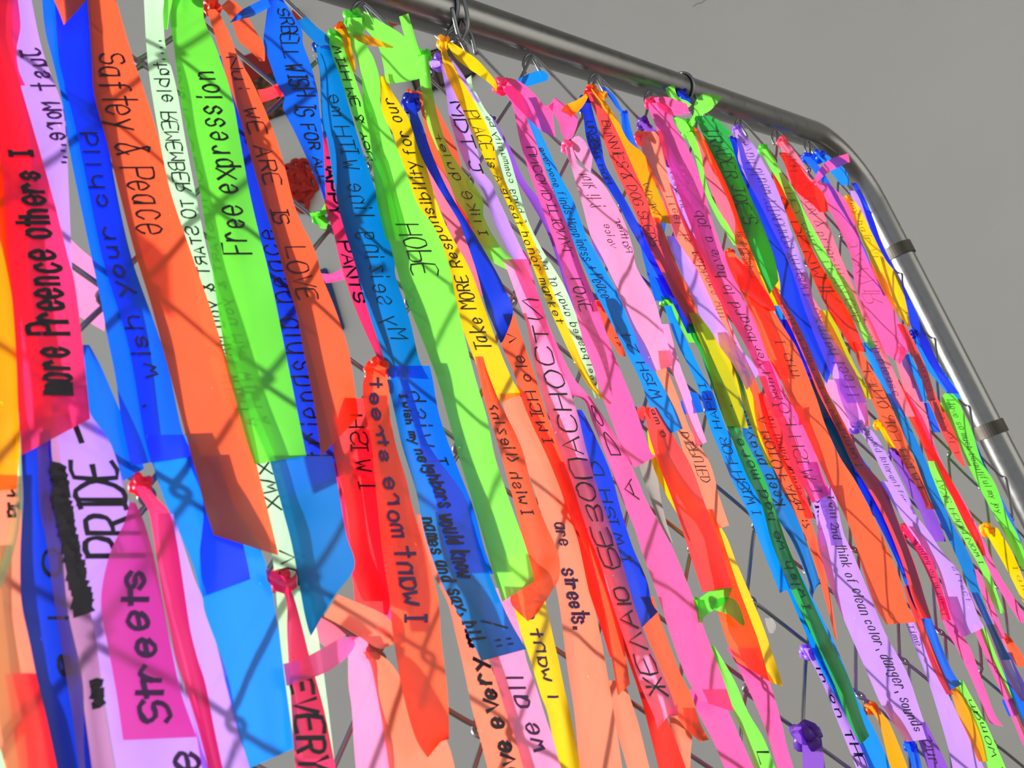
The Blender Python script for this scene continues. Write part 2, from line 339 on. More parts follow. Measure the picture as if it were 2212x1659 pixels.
# ------------------------------------------------------------------ ribbons
def lay(mm):                                              # layer number to millimetres in front of the mesh
    return 3.2 + mm * 0.5 if mm > 0 else -4.0 + mm * 0.4
class Sheet:
    """a ribbon hanging at its own distance in front of the mesh; rows are its left and right edge points"""
    def __init__(self, rows, mm, seed, curl=1.0):
        self.R = [((a[1], a[0], a[2], a[0]) if len(a) == 3 else a) for a in rows]
        for k, q in enumerate(rows):                       # ribbons at the far end are drawn a little fuller
            if len(q) == 3 and 0 < k < len(rows) - 1 and q[1] > 1385 and q[0] < 1060:
                g = (q[2] - q[1]) * 0.08; self.R[k] = (q[1] - g, q[0], q[2] + g, q[0])
        rd = random.Random(seed)
        self.d = lay(mm) * 0.001; self.n = len(self.R)
        self.cu = rd.uniform(-1, 1) * 0.0010 * curl; self.w1 = rd.uniform(0, 6.28); self.w2 = rd.uniform(1.1, 2.0); self.am = rd.uniform(0.3, 1.0) * 0.0006 * curl
        self.pl = rd.uniform(0.2, 1.0) * 0.0008 * curl
        self.sg = rd.choice((-1, 1)); self.tw = []
        ws = []
        for r in self.R: ws.append((at(r[0], r[1], self.d) - at(r[2], r[3], self.d)).length)
        wm = max(ws)
        for w in ws: self.tw.append(self.sg * min(math.sqrt(max(wm * wm - w * w, 0)), 0.008) * 0.2 * curl)
    def px(self, t, v):
        k = max(0, min(self.n - 2, int(t))); u = t - k
        q = [self.R[max(k - 1, 0)], self.R[k], self.R[k + 1], self.R[min(k + 2, self.n - 1)]]
        e = [cr(q[0][c], q[1][c], q[2][c], q[3][c], u) for c in range(4)]
        tw = self.tw[k] * (1 - u) + self.tw[k + 1] * u
        return e[0] + (e[2] - e[0]) * v, e[1] + (e[3] - e[1]) * v, tw
    def pt(self, t, v, lift=0.0):
        x, y, tw = self.px(t, v)
        s = v - 0.5
        d = self.d + self.cu * (4 * s * s - 0.5) + self.am * math.sin(self.w1 + t * self.w2 + s * 1.2) + tw * s + self.pl * math.sin(6.28 * (1.15 * v + 0.12 * t) + self.w1) * (0.5 + 0.5 * math.sin(0.9 * t + self.w2)) + lift
        return at(x, y, d)
    def t_at(self, y):
        lo, hi = 0.0, self.n - 1.0
        for _ in range(22):
            m = (lo + hi) / 2
            if self.px(m, 0.5)[1] < y: lo = m
            else: hi = m
        return (lo + hi) / 2
    def mesh(self, sub=5, nv=5):
        N = (self.n - 1) * sub; vs, fs = [], []
        for k in range(N + 1):
            for q in range(nv + 1): vs.append(self.pt(k / sub, q / nv))
        for k in range(N):
            for q in range(nv):
                a = k * (nv + 1) + q; fs.append((a, a + 1, a + nv + 2, a + nv + 1))
        return vs, fs
    def lettering(self, txt, y0, y1, vb, vt, pen, rd):
        vs, fs = [], []
        adv = sum((3.2 if c in NARROW else 5.4) if c != ' ' else 3.6 for c in txt)
        pos = 0.0; lift = 0.0005
        def put(gx, gy):
            yy = y0 + (y1 - y0) * gx / adv
            return self.pt(max(0, min(self.n - 1, self.t_at(yy))), max(0.03, min(0.97, vb + (vt - vb) * (gy - 2) / 6.0)), lift)
        for ch in txt:
            w = (3.2 if ch in NARROW else 5.4) if ch != ' ' else 3.6
            jx, jy, js = rd.uniform(-.25, .25), rd.uniform(-.5, .5), rd.uniform(0.88, 1.1)
            for st in glyph(ch):
                P = []
                m = len(st)
                for k in range(m - 1):
                    a, b, c, d = st[max(k - 1, 0)], st[k], st[k + 1], st[min(k + 2, m - 1)]
                    for s in (0, 0.5):
                        if s and m > 3: g = [0.5 * (b[z] + c[z]) + 0.0625 * (b[z] + c[z] - a[z] - d[z]) for z in (0, 1)]
                        elif s: continue
                        else: g = b
                        P.append(put(pos + (g[0] + jx + rd.uniform(-.1, .1)) * js, 2 + (g[1] - 2 + jy + rd.uniform(-.12, .12)) * js))
                g = st[-1]; P.append(put(pos + (g[0] + jx) * js, 2 + (g[1] - 2 + jy) * js))
                b0 = len(vs)
                for k, p in enumerate(P):
                    tg = P[min(k + 1, len(P) - 1)] - P[max(k - 1, 0)]
                    if tg.length < 1e-7: tg = Vector((0, 0, 1))
                    if k == 0: p = p - tg.normalized() * pen * 0.4
                    if k == len(P) - 1: p = p + tg.normalized() * pen * 0.4
                    sdv = tg.cross(ND).normalized() * pen * 0.5 * rd.uniform(0.8, 1.15)
                    vs += [p - sdv, p + sdv]
                for k in range(len(P) - 1):
                    a = b0 + 2 * k; fs.append((a, a + 1, a + 3, a + 2))
            pos += w
        return vs, fs
KNOT_ME = []
def knot_meshes():
    for s in range(4):
        rd = random.Random(50 + s); P = []
        n = 44
        for k in range(n):
            t = 2 * math.pi * k / n
            r = 0.5 + 0.2 * math.cos(3 * t)
            P.append(Vector((r * math.cos(2 * t), 0.55 * math.sin(3 * t), r * math.sin(2 * t) * 0.9)) + Vector((rd.uniform(-.07, .07), rd.uniform(-.05, .05), rd.uniform(-.07, .07))))
        v, f = tube(P, [rd.uniform(0.28, 0.46) for _ in range(n)], 8, closed=True)
        me = bpy.data.meshes.new('knot'); me.from_pydata([tuple(p) for p in v], [], f)
        me.polygons.foreach_set('use_smooth', [True] * len(me.polygons)); me.materials.append(None); KNOT_ME.append(me)
knot_meshes()
COUNT = [0]
GROUP = 'handwritten ribbons tied to the chain link fence'
def R(col, label, mm, rows, T=(), K=None, tails=(), curl=1.0):
    COUNT[0] += 1; sd_ = COUNT[0]; rd = random.Random(900 + sd_)
    sh = Sheet(rows, mm, sd_, curl); mat = ribbon_mat(col)
    root = bpy.data.objects.new('ribbon', None); C.objects.link(root)
    base = sh.pt(0, 0.5); root.location = base; inv = -base
    tag(root, label, 'ribbon', GROUP)
    v, f = sh.mesh(); link_mesh('strip', [p + inv for p in v], f, mat, root)
    allv, allf = [], []
    for tx in T:
        ink = tx[5] if len(tx) > 5 else INK
        pen = (tx[6] if len(tx) > 6 else 0.9) * 0.001
        v, f = sh.lettering(tx[0], tx[1], tx[2], tx[3], tx[4], pen, rd)
        link_mesh('lettering', [p + inv for p in v], f, ink, root, smooth=False)
    for tl in tails:
        dm = mm + 3
        if isinstance(tl, tuple): dm, tl = tl
        ts = Sheet(tl, dm, sd_ + 500, 0.7); v, f = ts.mesh(6, 4); link_mesh('tail', [p + inv for p in v], f, mat, root)
    ks = [] if K is None else ([K] if not isinstance(K, list) else K)
    for (x, y, r) in ks:
        c = at(x, y, max(lay(mm) * 0.6, 0) * 0.001 + 0.0005); rr = (at(x + r, y, 0.001) - at(x - r, y, 0.001)).length / 2
        rr = min(rr, r * (c - EYE).dot(FWD) / F * 1.15)
        o = bpy.data.objects.new('knot', KNOT_ME[rd.randrange(4)]); C.objects.link(o); o.parent = root
        o.material_slots[0].link = 'OBJECT'; o.material_slots[0].material = mat
        o.location = c + inv; o.scale = (rr, rr * 0.9, rr * 1.05); o.rotation_euler = (rd.uniform(-.4, .4), rd.uniform(-.5, .5), rd.uniform(-.5, .5) - YAW)
    return root
# ------------------------------------------------------------------ the ribbons, left to right
# left edge of the fence
R('gold', 'golden yellow ribbon at the far left edge beside the red pink ribbon', 24, [(-60, -100, 0), (150, -105, 0), (300, -110, 3), (480, -95, 15), (680, -82, 32), (880, -75, 39), (960, -72, 43), (-72, 1065, 36, 1057)])
R('hotpink', 'hot pink red ribbon at far left lettered in thick black marker, slanted lower end', 30,
  [(-40, -60, 20), (75, -40, 13), (160, -25, 37), (310, -2, 81), (440, 10, 118), (560, 18, 148), (615, 24, 162), (750, 34, 179), (885, 40, 193), (47, 983, 194, 905)],
  [('more Preence others I', 850, 325, .78, .22, INK, 1.7)])
R('red', 'red ribbon lying behind the hot pink red one at the far left', 20, [(-40, -50, 30), (120, -60, 30), (320, -50, 66), (440, -30, 66), (560, 0, 60), (700, 20, 75), (850, 38, 105), (930, 42, 120)])
R('lav', 'pale lavender ribbon lettered JUST MORE between the pink and blue ribbons', 16,
  [(-40, -10, 62), (10, 10, 70), (110, 20, 92), (220, 45, 132), (300, 62, 143), (420, 85, 149), (560, 105, 155), (660, 120, 160)],
  [('Just', 105, 195, .95, .35, INKP, 1.1), ('More....', 222, 360, .95, .45, INKP, 1.0)])
R('pink', 'gathered pink ribbon bunched at the top left corner', 26, [(-50, -20, 30), (10, -15, 40), (60, -5, 44), (105, 8, 36), (150, 20, 40), (185, 38, 55)])
R('blue', 'plain bright blue ribbon at left, outermost of the two overlapping blue ones', 12,
  [(-40, 90, 180), (0, 91, 180), (68, 98, 190), (135, 115, 190), (236, 138, 215), (320, 149, 230), (472, 180, 255), (642, 216, 290), (733, 233, 310), (817, 250, 325), (905, 262, 335), (283, 1007, 345, 995)])
R('blue', 'bright blue ribbon with wish your child in blue ink, partly under the orange Saftey ribbon', 17,
  [(-40, 112, 190), (0, 118, 195), (150, 130, 205), (253, 158, 225), (405, 190, 250), (560, 222, 285), (716, 270, 340), (800, 288, 365), (936, 311, 395), (327, 1000, 425, 985)],
  [('wish your child', 815, 270, .62, .1, INKB, 1.0), ('.', 860, 920, .1, .4, INKB, 1.0)])
R('orange', 'long orange ribbon lettered Saftey & Peace hanging at the left', 24,
  [(-40, 185, 240), (0, 189, 251), (118, 198, 285), (203, 203, 314), (304, 230, 344), (412, 257, 368), (540, 290, 411), (649, 324, 449), (750, 351, 481), (861, 381, 515), (953, 405, 542), (1040, 429, 563), (1100, 444, 578), (462, 1156, 602, 1200)],
  [('Saftey & Peace', 116, 515, .18, .78, INK, 1.0)],
  tails=[(28, [(112, -10, 190, -10), (118, 4, 184, 2), (128, 27, 165, 25), (138, 54, 140, 52)])])
R('mint', 'very pale green ribbon lettered REMEMBER TO START between the orange and green ones', 14,
  [(-40, 308, 354), (0, 311, 354), (64, 314, 354), (110, 317, 360), (189, 326, 381), (300, 345, 400), (405, 365, 420), (560, 410, 452), (700, 435, 495), (850, 475, 540), (1000, 540, 600), (1100, 565, 628), (1200, 588, 652), (1380, 605, 688), (1500, 620, 705), (1640, 640, 722)],
  [('....table REMEMBER TO START & you MAY WITH A', 85, 925, .8, .25, INK, .75), ('XWX', 1000, 1110, .7, .2, INK, .8), ('VE ', 1190, 1300, .7, .2, INK, .8)])
R('green', 'bright green ribbon lettered Free expression in large black script', 26,
  [(-40, 372, 430), (0, 372, 439), (44, 368, 442), (111, 377, 470), (203, 388, 500), (287, 405, 516), (405, 430, 537), (506, 446, 560), (560, 455, 574), (649, 468, 595), (716, 479, 608), (801, 494, 625), (936, 528, 652), (550, 1003, 662, 985)],
  [('Free expression', 548, 142, .76, .26, INK, 1.15)], K=(412, 8, 26))
R('lime', 'lime ribbon loop crossing the top edge beside the Free expression ribbon', 18, [(-40, 352, 372), (0, 354, 372), (30, 352, 366), (64, 354, 362)])
R('royal', 'dark blue ribbon behind the green Free expression ribbon, square end', 6,
  [(120, 462, 497), (170, 470, 508), (300, 490, 545), (480, 505, 592), (700, 540, 655), (850, 572, 692), (985, 600, 724), (623, 1073, 734, 1025)],
  [('friendship peace', 990, 480, .95, .45, INK, .9)])
R('orange', 'orange ribbon lettered WE ARE IS LOVE tied with a torn peach tail', 15,
  [(20, 446, 470), (50, 456, 484), (84, 467, 500), (128, 479, 516), (169, 490, 541), (246, 516, 576), (337, 541, 609), (456, 575, 640), (540, 600, 680), (595, 615, 695), (675, 640, 727), (766, 657, 755), (882, 680, 772), (694, 986, 774, 900)],
  [('Nu:', 125, 205, .3, .9, INK, .7), ('WE ARE  IS  LOVE', 235, 655, .2, .72, INK, .85)], K=(457, 14, 17),
  tails=[[(466, 24, 492, 0), (484, 22, 508, 4), (500, 44, 530, 28), (515, 86, 548, 60), (538, 108, 570, 98), (562, 132, 572, 132)]])
R('blue', 'royal blue twisted ribbon crowded with black scribble, pointed lower end', 22,
  [(-20, 584, 608), (0, 580, 612), (60, 572, 650), (95, 570, 655), (142, 585, 672), (189, 602, 684), (210, 615, 688), (236, 612, 690), (290, 639, 697), (381, 680, 702), (432, 699, 704)],
  [('SRBELL', 20, 130, .45, .85, INK, .9), ('WISH IS FOR ALL', 140, 400, .35, .85, INK, 1.1)], K=(590, 2, 17),
  tails=[[(497, 49, 505, 38), (520, 42, 522, 22), (548, 34, 540, 12), (585, 14, 575, -6)]])
R('teal', 'teal blue ribbon lettered with ME, under a folded navy tail', 19,
  [(100, 682, 714), (135, 688, 726), (169, 693, 737), (240, 697, 757), (320, 710, 781), (388, 720, 804), (472, 737, 828), (560, 764, 852), (598, 774, 855), (690, 801, 885), (775, 830, 905), (840, 814, 927, 819)],
  [('My seizing line WITH me', 730, 195, .35, .82, INK, .75)], K=(690, 98, 15),
  tails=[[(637, 46, 662, 36), (655, 66, 684, 58), (676, 88, 708, 78), (694, 104, 727, 110)], (14, [(675, 118, 684, 126), (690, 150, 697, 150), (694, 240, 700, 240), (700, 300, 706, 296)])])
R('hotpink', 'narrow crimson pink ribbon lettered PANTS left of the teal ribbon', 12,
  [(285, 692, 704), (340, 699, 730), (435, 701, 742), (500, 720, 760), (575, 737, 780), (665, 767, 800), (757, 808, 832), (815, 838, 845)],
  [('HAPPY', 340, 470, .2, .8, INK, 1.5), ('PANTS', 522, 660, .15, .75, INK, 1.2)])
R('coral', 'short red band knotted round a wire beside the WE ARE ribbon', 8, [(186, 590, 600), (195, 598, 612), (208, 604, 616)], K=(605, 196, 12), tails=[(7, [(556, 194, 566, 222), (578, 190, 588, 215), (600, 180, 606, 206)])], curl=.4)
R('green', 'pale green knotted scrap with loose ends between the love ribbon and PANTS', 7, [(462, 676, 700), (478, 684, 708), (495, 692, 705)], K=(688, 470, 13), tails=[[(668, 460, 672, 470), (690, 456, 690, 466), (702, 440, 708, 462)]], curl=.4)
R('pink', 'short pink band with a pen stroke beside the word PANTS', -6, [(690, 590, 704, 612), (716, 591, 720, 610), (738, 580, 744, 604)], [], curl=.4)
# the lime group at the top
R('lime', 'lime ribbon tied at the wire hook, left of the HOPE ribbon', 25,
  [(78, 712, 735), (104, 713, 745), (162, 733, 765), (243, 760, 790), (324, 788, 805), (358, 804, 825), (440, 815, 850), (520, 835, 865)],
  [('WITH ME & YOU', 100, 350, .7, .15, INK, .9)], K=(722, 82, 16))
R('gold', 'golden ribbon scrap knotted above the lime HOPE ribbon', 29, [(62, 722, 742), (76, 738, 756), (100, 742, 758), (130, 752, 766), (156, 763, 768)], K=(735, 66, 14),
  tails=[[(757, 82, 764, 68), (790, 96, 798, 78), (812, 100, 822, 88), (848, 104, 850, 101)]], curl=.4)
R('lime', 'long lime ribbon lettered HOPE, the widest green ribbon left of centre', 32,
  [(38, 750, 782), (70, 754, 784), (104, 760, 795), (128, 770, 808), (175, 782, 821), (230, 785, 823), (287, 798, 845), (365, 808, 875), (440, 822, 902), (490, 833, 938), (564, 852, 968), (632, 872, 982), (733, 912, 1005), (817, 944, 1027), (902, 968, 1052), (986, 991, 1069), (1065, 1015, 1095), (1179, 1049, 1135), (1240, 1066, 1152), (1085, 1300, 1154, 1256)],
  [('HOPE', 486, 600, .72, .3, INK, .95)], K=(764, 44, 22))
R('lime', 'lime ribbon lettered I like quiet, tied under a broad torn lime flap', 22,
  [(118, 898, 925), (150, 903, 929), (196, 910, 934), (270, 924, 951), (337, 951, 978), (422, 981, 1039), (472, 1011, 1046), (540, 1040, 1085), (565, 1062, 1112), (1100, 585, 1147, 617)],
  [('I like quiet', 512, 288, .3, .8, INK, .7)], K=(915, 124, 17),
  tails=[(26, [(776, 50, 786, 24), (808, 84, 818, 44), (820, 108, 862, 70), (829, 145, 893, 100), (836, 178, 905, 128), (866, 178, 908, 150), (900, 172, 910, 168)]), (19, [(862, 36, 882, 29), (873, 76, 893, 66), (884, 110, 903, 100), (898, 125, 910, 118)])])
R('orange', 'orange ribbon behind the lime I like quiet ribbon', 12, [(196, 884, 900), (205, 886, 925), (215, 894, 934), (240, 910, 948), (300, 922, 978), (340, 932, 992), (390, 968, 1004), (480, 1000, 1040), (540, 1025, 1060)], K=(888, 208, 13))
R('yellow', 'yellow ribbon lettered Take MORE Responsibility, beside the HOPE ribbon', 18,
  [(165, 814, 832), (200, 822, 848), (250, 826, 880), (287, 848, 893), (365, 870, 922), (440, 898, 945), (500, 923, 970), (581, 962, 1015), (669, 985, 1048), (770, 1022, 1085), (835, 1050, 1115), (1069, 873, 1131, 851)],
  [('Take MORE Responsibility for our', 756, 205, .72, .22, INK, .95)])
R('teal', 'narrow sea green ribbon showing between HOPE and the yellow Take MORE ribbon', 5, [(300, 862, 878), (340, 866, 888), (380, 872, 897), (430, 885, 905), (480, 900, 915)])
R('royal', 'dark blue ribbon bunched at its knot, widening to a pointed end', 26,
  [(222, 876, 896), (250, 885, 904), (270, 888, 912), (337, 910, 935), (405, 947, 965), (472, 988, 1005), (500, 1000, 1022), (581, 1028, 1069), (635, 1042, 1096), (670, 1052, 1108), (703, 1066, 1101), (1081, 741, 1086, 738)], K=(888, 222, 20))
R('lav', 'violet ribbon lettered MDT hanging beside the yellow honor ribbon', 20,
  [(136, 946, 960), (152, 954, 972), (203, 964, 991), (253, 971, 1005), (320, 991, 1030), (368, 1012, 1042), (395, 1030, 1062), (419, 1046, 1072), (480, 1068, 1100), (540, 1098, 1128), (565, 1112, 1142)],
  [('MDT J', 222, 385, .2, .95, INK, 1.2)], K=[(948, 134, 16)], tails=[[(924, 134, 926, 140), (936, 130, 938, 146), (950, 132, 952, 142)], (16, [(962, 128, 972, 122), (985, 165, 1000, 160), (1010, 200, 1020, 196), (1030, 222, 1040, 220)])])
R('yellow', 'narrow yellow ribbon lettered PLACE is a great honor with a long pointed tip', 24,
  [(90, 948, 966), (112, 953, 966), (152, 961, 985), (219, 991, 1025), (287, 1022, 1059), (348, 1049, 1075), (405, 1079, 1097), (472, 1110, 1130), (506, 1125, 1148), (581, 1153, 1177), (655, 1182, 1205), (733, 1217, 1238), (790, 1245, 1262), (835, 1272, 1287), (1312, 872, 1314, 873)],
  [('PLACE is A great honor market', 240, 700, .1, .85, INK, .75)], K=(958, 92, 14),
  tails=[(26, [(966, 96, 972, 89), (985, 126, 1002, 108), (1012, 148, 1030, 128), (1036, 164, 1052, 152), (1064, 186, 1072, 178), (1070, 200, 1074, 196)])])
R('mint', 'pale mint ribbon lettered along the right side of the yellow honor ribbon', 14,
  [(180, 1006, 1018), (235, 1030, 1047), (270, 1050, 1074), (337, 1075, 1100), (388, 1090, 1115), (472, 1115, 1139), (540, 1140, 1172), (620, 1180, 1220), (700, 1220, 1252), (770, 1252, 1280), (860, 1285, 1296)],
  [('I feel passed away of plazon of hung community be', 850, 245, .35, .85, INK, .6)], tails=[(10, [(1006, 195, 1008, 198), (1006, 178, 1019, 196), (1008, 170, 1018, 162)])])
R('purple', 'thin purple ribbon with a dark knot right of the yellow honor ribbon', 10,
  [(258, 1056, 1068), (275, 1066, 1078), (320, 1087, 1102), (388, 1116, 1132), (440, 1148, 1172), (506, 1184, 1198), (600, 1215, 1232), (680, 1240, 1250)], K=(1061, 259, 9))
R('pink', 'long pink ribbon lettered UNCONDITIONAL LOVE with a broad flapping tail', 27,
  [(186, 1084, 1108), (205, 1094, 1114), (230, 1108, 1126), (304, 1123, 1157), (371, 1143, 1178), (439, 1167, 1207), (506, 1191, 1233), (564, 1211, 1252), (649, 1236, 1286), (743, 1262, 1318), (800, 1283, 1340), (868, 1305, 1368), (969, 1345, 1403), (1371, 1011, 1417, 986)],
  [('UNCONDITIONAL', 318, 560, .8, .3, INK, .75), ('LOVE', 602, 676, .72, .22, INK, .85)], K=(1082, 186, 17),
  tails=[[(1088, 196, 1100, 168), (1112, 225, 1126, 178), (1140, 255, 1155, 203), (1172, 284, 1177, 228), (1200, 296, 1192, 222)], (31, [(1186, 230, 1198, 210), (1206, 262, 1246, 250), (1212, 285, 1240, 290), (1222, 302, 1232, 300)])])
R('azure', 'sky blue ribbon lettered happiness + peace right of the pink LOVE ribbon', 20,
  [(215, 1122, 1134), (240, 1133, 1145), (304, 1157, 1176), (378, 1184, 1209), (432, 1204, 1238), (506, 1233, 1266), (560, 1255, 1296), (635, 1288, 1335), (700, 1322, 1362), (756, 1350, 1392), (817, 1381, 1423), (884, 1411, 1455), (1448, 936, 1475, 926)],
  [('everyone finds Happiness + Peace', 320, 648, .15, .7, INK, .7), ('WISH 24', 860, 715, .7, .25, INKB, .9)],
  tails=[(4, [(1118, 172, 1116, 188), (1140, 160, 1140, 186), (1168, 152, 1175, 176), (1184, 160, 1185, 172)])])
R('ltpink', 'wide lilac pink ribbon lettered Rather voice and talk it', 22,
  [(318, 1220, 1236), (340, 1226, 1244), (360, 1234, 1254), (388, 1242, 1295), (439, 1257, 1329), (490, 1270, 1353), (540, 1285, 1368), (580, 1312, 1376), (644, 1340, 1413), (722, 1371, 1435), (770, 1390, 1448), (1412, 803, 1452, 790)],
  [('talk it ? ', 375, 460, .65, .2, INK, .6), ('Rather', 545, 465, .78, .96, INK, .6), ('voice', 535, 480, .42, .62, INK, .6)], K=(1227, 318, 14),
  tails=[(18, [(1234, 300, 1240, 326), (1250, 294, 1246, 338), (1268, 312, 1260, 356), (1280, 340, 1276, 374)])])
R('royal', 'dark blue twisted ribbon edged along the salmon BUNNIES ribbon', 24,
  [(222, 1253, 1276), (250, 1260, 1283), (304, 1268, 1298), (354, 1288, 1307), (398, 1309, 1331), (439, 1334, 1355), (490, 1360, 1382), (540, 1390, 1412), (600, 1425, 1448), (660, 1458, 1485), (720, 1485, 1512)],
  [('URGENT MOM', 262, 400, .2, .75, INK, .9)], K=(1262, 224, 15))
R('coral', 'salmon ribbon lettered BUNNIES & DOG SLEDS in black capitals', 28,
  [(198, 1266, 1280), (225, 1278, 1296), (253, 1290, 1316), (304, 1305, 1342), (365, 1329, 1369), (415, 1352, 1392), (471, 1377, 1410), (540, 1408, 1438), (600, 1438, 1468), (655, 1466, 1490), (700, 1490, 1516)],
  [('BUNNIES & DOG SLEDS', 262, 535, .2, .75, INK, .75)], K=(1274, 200, 11))
R('gold', 'orange yellow ribbon with a square end right of the BUNNIES ribbon', 22,
  [(192, 1276, 1292), (225, 1296, 1312), (265, 1318, 1337), (304, 1338, 1358), (340, 1358, 1396), (404, 1383, 1418), (448, 1400, 1434), (1420, 481, 1450, 483)], [('WMW', 395, 470, .2, .6, INKP, .6)], K=(1277, 194, 11),
  tails=[(30, [(1211, 240, 1232, 254), (1224, 226, 1252, 238), (1246, 216, 1264, 222), (1266, 202, 1270, 210)]), (20, [(1286, 200, 1284, 209), (1302, 196, 1300, 212), (1313, 199, 1312, 212)])])
R('orange', 'thin orange ribbon edge running below the square orange yellow end', 23, [(470, 1408, 1424), (560, 1443, 1456), (640, 1468, 1492), (690, 1494, 1512)])
R('blue', 'small blue ribbon knotted to the wire right of the BUNNIES knot', 8, [(245, 1342, 1356), (290, 1345, 1367), (330, 1358, 1382), (370, 1372, 1394), (420, 1398, 1412)], K=(1349, 247, 8), tails=[(5, [(1300, 190, 1304, 186), (1318, 212, 1326, 206), (1334, 236, 1340, 230), (1344, 246, 1348, 242)])])
R('blue', 'bright blue ribbon hanging behind the brown salmon ribbon with a split knot below', 5, [(470, 1405, 1440), (500, 1380, 1436), (540, 1388, 1422), (600, 1403, 1432), (650, 1415, 1442)], tails=[(16, [(1396, 592, 1404, 606), (1420, 600, 1425, 636), (1445, 604, 1448, 650), (1452, 640, 1452, 660)])])
R('purple', 'dark purple ribbon with its knot above the peach talk ribbon', 10, [(262, 1378, 1398), (275, 1390, 1410), (300, 1405, 1424), (360, 1432, 1450)], [('YOU MAKE ME', 320, 460, .2, .9, INK, .7)], K=(1388, 266, 13))
R('lav', 'lavender ribbon lettered YOU MAKE ME between the peach and pink ribbons', 12, [(300, 1412, 1432), (340, 1425, 1446), (400, 1440, 1478), (470, 1462, 1500), (540, 1490, 1520), (600, 1515, 1545)], [('YOU MAKE ME', 325, 460, .45, .95, INK, .65)])
R('peach', 'peach ribbon lettered is robbers will below the purple knot', 22,
  [(284, 1394, 1420), (310, 1388, 1431), (370, 1404, 1438), (420, 1431, 1456), (471, 1448, 1474), (522, 1468, 1504), (572, 1495, 1530), (640, 1529, 1558), (700, 1555, 1574), (745, 1577, 1590)],
  [('I feel  is  robbers will', 420, 690, .75, .25, INK, .6)], K=(1386, 300, 15))
R('pink', 'long pink ribbon lettered to have a job with a short rosy tail', 25,
  [(222, 1400, 1424), (240, 1406, 1440), (275, 1421, 1458), (336, 1441, 1490), (404, 1465, 1515), (471, 1489, 1533), (540, 1516, 1558), (600, 1535, 1582), (640, 1553, 1600), (700, 1588, 1630), (760, 1620, 1652), (840, 1652, 1682), (900, 1672, 1692)],
  [('I want Vertboard to have a job', 880, 450, .75, .3, INK, .8)], K=(1404, 222, 11),
  tails=[[(1412, 211, 1424, 232), (1436, 209, 1436, 242), (1462, 216, 1456, 250), (1484, 224, 1490, 246)]])
R('lime', 'yellow green ribbon tied with a big lime bow under the steel rail', 20,
  [(285, 1480, 1496), (310, 1490, 1506), (336, 1502, 1514), (404, 1519, 1528), (458, 1543, 1554), (490, 1561, 1575), (530, 1585, 1596)], K=[(1488, 284, 13), (1482, 266, 9)],
  tails=[(26, [(1486, 266, 1496, 274), (1498, 246, 1512, 252), (1500, 226, 1535, 238), (1512, 206, 1555, 216), (1534, 202, 1558, 208)]), (18, [(1437, 190, 1456, 183), (1446, 212, 1464, 208), (1466, 226, 1484, 218), (1488, 232, 1494, 226)]), (22, [(1454, 258, 1460, 252), (1468, 282, 1480, 262), (1482, 292, 1492, 280)])])
R('royal', 'small dark blue knotted scrap beneath the rail hook', 10, [(196, 1462, 1478), (206, 1468, 1486), (222, 1484, 1494)], K=(1474, 204, 12), curl=.3)
R('rose', 'salmon pink ribbon with a slanted end left of the dark green ribbon', 15,
  [(305, 1500, 1522), (340, 1514, 1545), (390, 1530, 1563), (454, 1556, 1590), (500, 1577, 1611), (520, 1590, 1615)])
R('orange', 'narrow orange ribbon running down the left edge of the dark green one', 26,
  [(276, 1496, 1506), (290, 1502, 1514), (315, 1515, 1531), (370, 1541, 1558), (404, 1561, 1579), (470, 1588, 1606), (520, 1590, 1616), (560, 1605, 1628), (600, 1620, 1642), (650, 1640, 1668)], [('is 4H3 school', 500, 610, .2, .8, INKP, .6)])
R('kgreen', 'dark green ribbon lettered in black capitals, square lower end', 29,
  [(250, 1502, 1534), (270, 1512, 1546), (302, 1527, 1573), (353, 1551, 1590), (420, 1581, 1617), (488, 1605, 1645), (556, 1632, 1670), (1662, 636, 1682, 606)],
  [('TRADER JOE\'S', 276, 488, .18, .8, INK, 1.15)], tails=[(20, [(1534, 250, 1530, 262), (1556, 262, 1550, 276), (1582, 288, 1572, 294)])])
R('yellow', 'orange yellow ribbon lying behind the lower half of the dark green ribbon', 18, [(340, 1548, 1575), (420, 1572, 1606), (490, 1597, 1640), (560, 1625, 1668), (610, 1645, 1682), (660, 1660, 1684)])
R('royal', 'broad deep blue ribbon right of the dark green ribbon, pointed end', 15,
  [(300, 1574, 1590), (345, 1588, 1606), (387, 1600, 1634), (454, 1628, 1661), (522, 1656, 1691), (606, 1681, 1720), (650, 1692, 1742), (704, 1722, 1768), (760, 1750, 1795), (1786, 829, 1801, 783)], K=(1582, 306, 10))
R('lav', 'lilac and pink ribbon lettered I WISH MY COMMUNITY would', 21,
  [(280, 1586, 1601), (320, 1597, 1630), (345, 1598, 1642), (387, 1617, 1665), (438, 1644, 1687), (495, 1671, 1705), (550, 1698, 1727), (606, 1720, 1747), (660, 1737, 1758), (720, 1760, 1788), (800, 1795, 1842), (870, 1830, 1872)],
  [('I WISH MY COMMUNITY would have', 640, 300, .75, .25, INK, .65), ('I feel happy', 860, 680, .8, .3, INK, .6)], K=(1592, 280, 9))
R('lime', 'lime ribbon with a knotted top lettered in faint pen beside the red ribbons', 24,
  [(322, 1640, 1660), (340, 1652, 1670), (370, 1669, 1686), (404, 1690, 1710), (465, 1718, 1740), (522, 1750, 1771), (573, 1778, 1800), (620, 1804, 1834), (660, 1828, 1852), (700, 1850, 1868), (751, 1877, 1893)],
  [('THEY want I CAN GOD', 400, 700, .2, .75, INK, .6)], K=(1648, 322, 10))
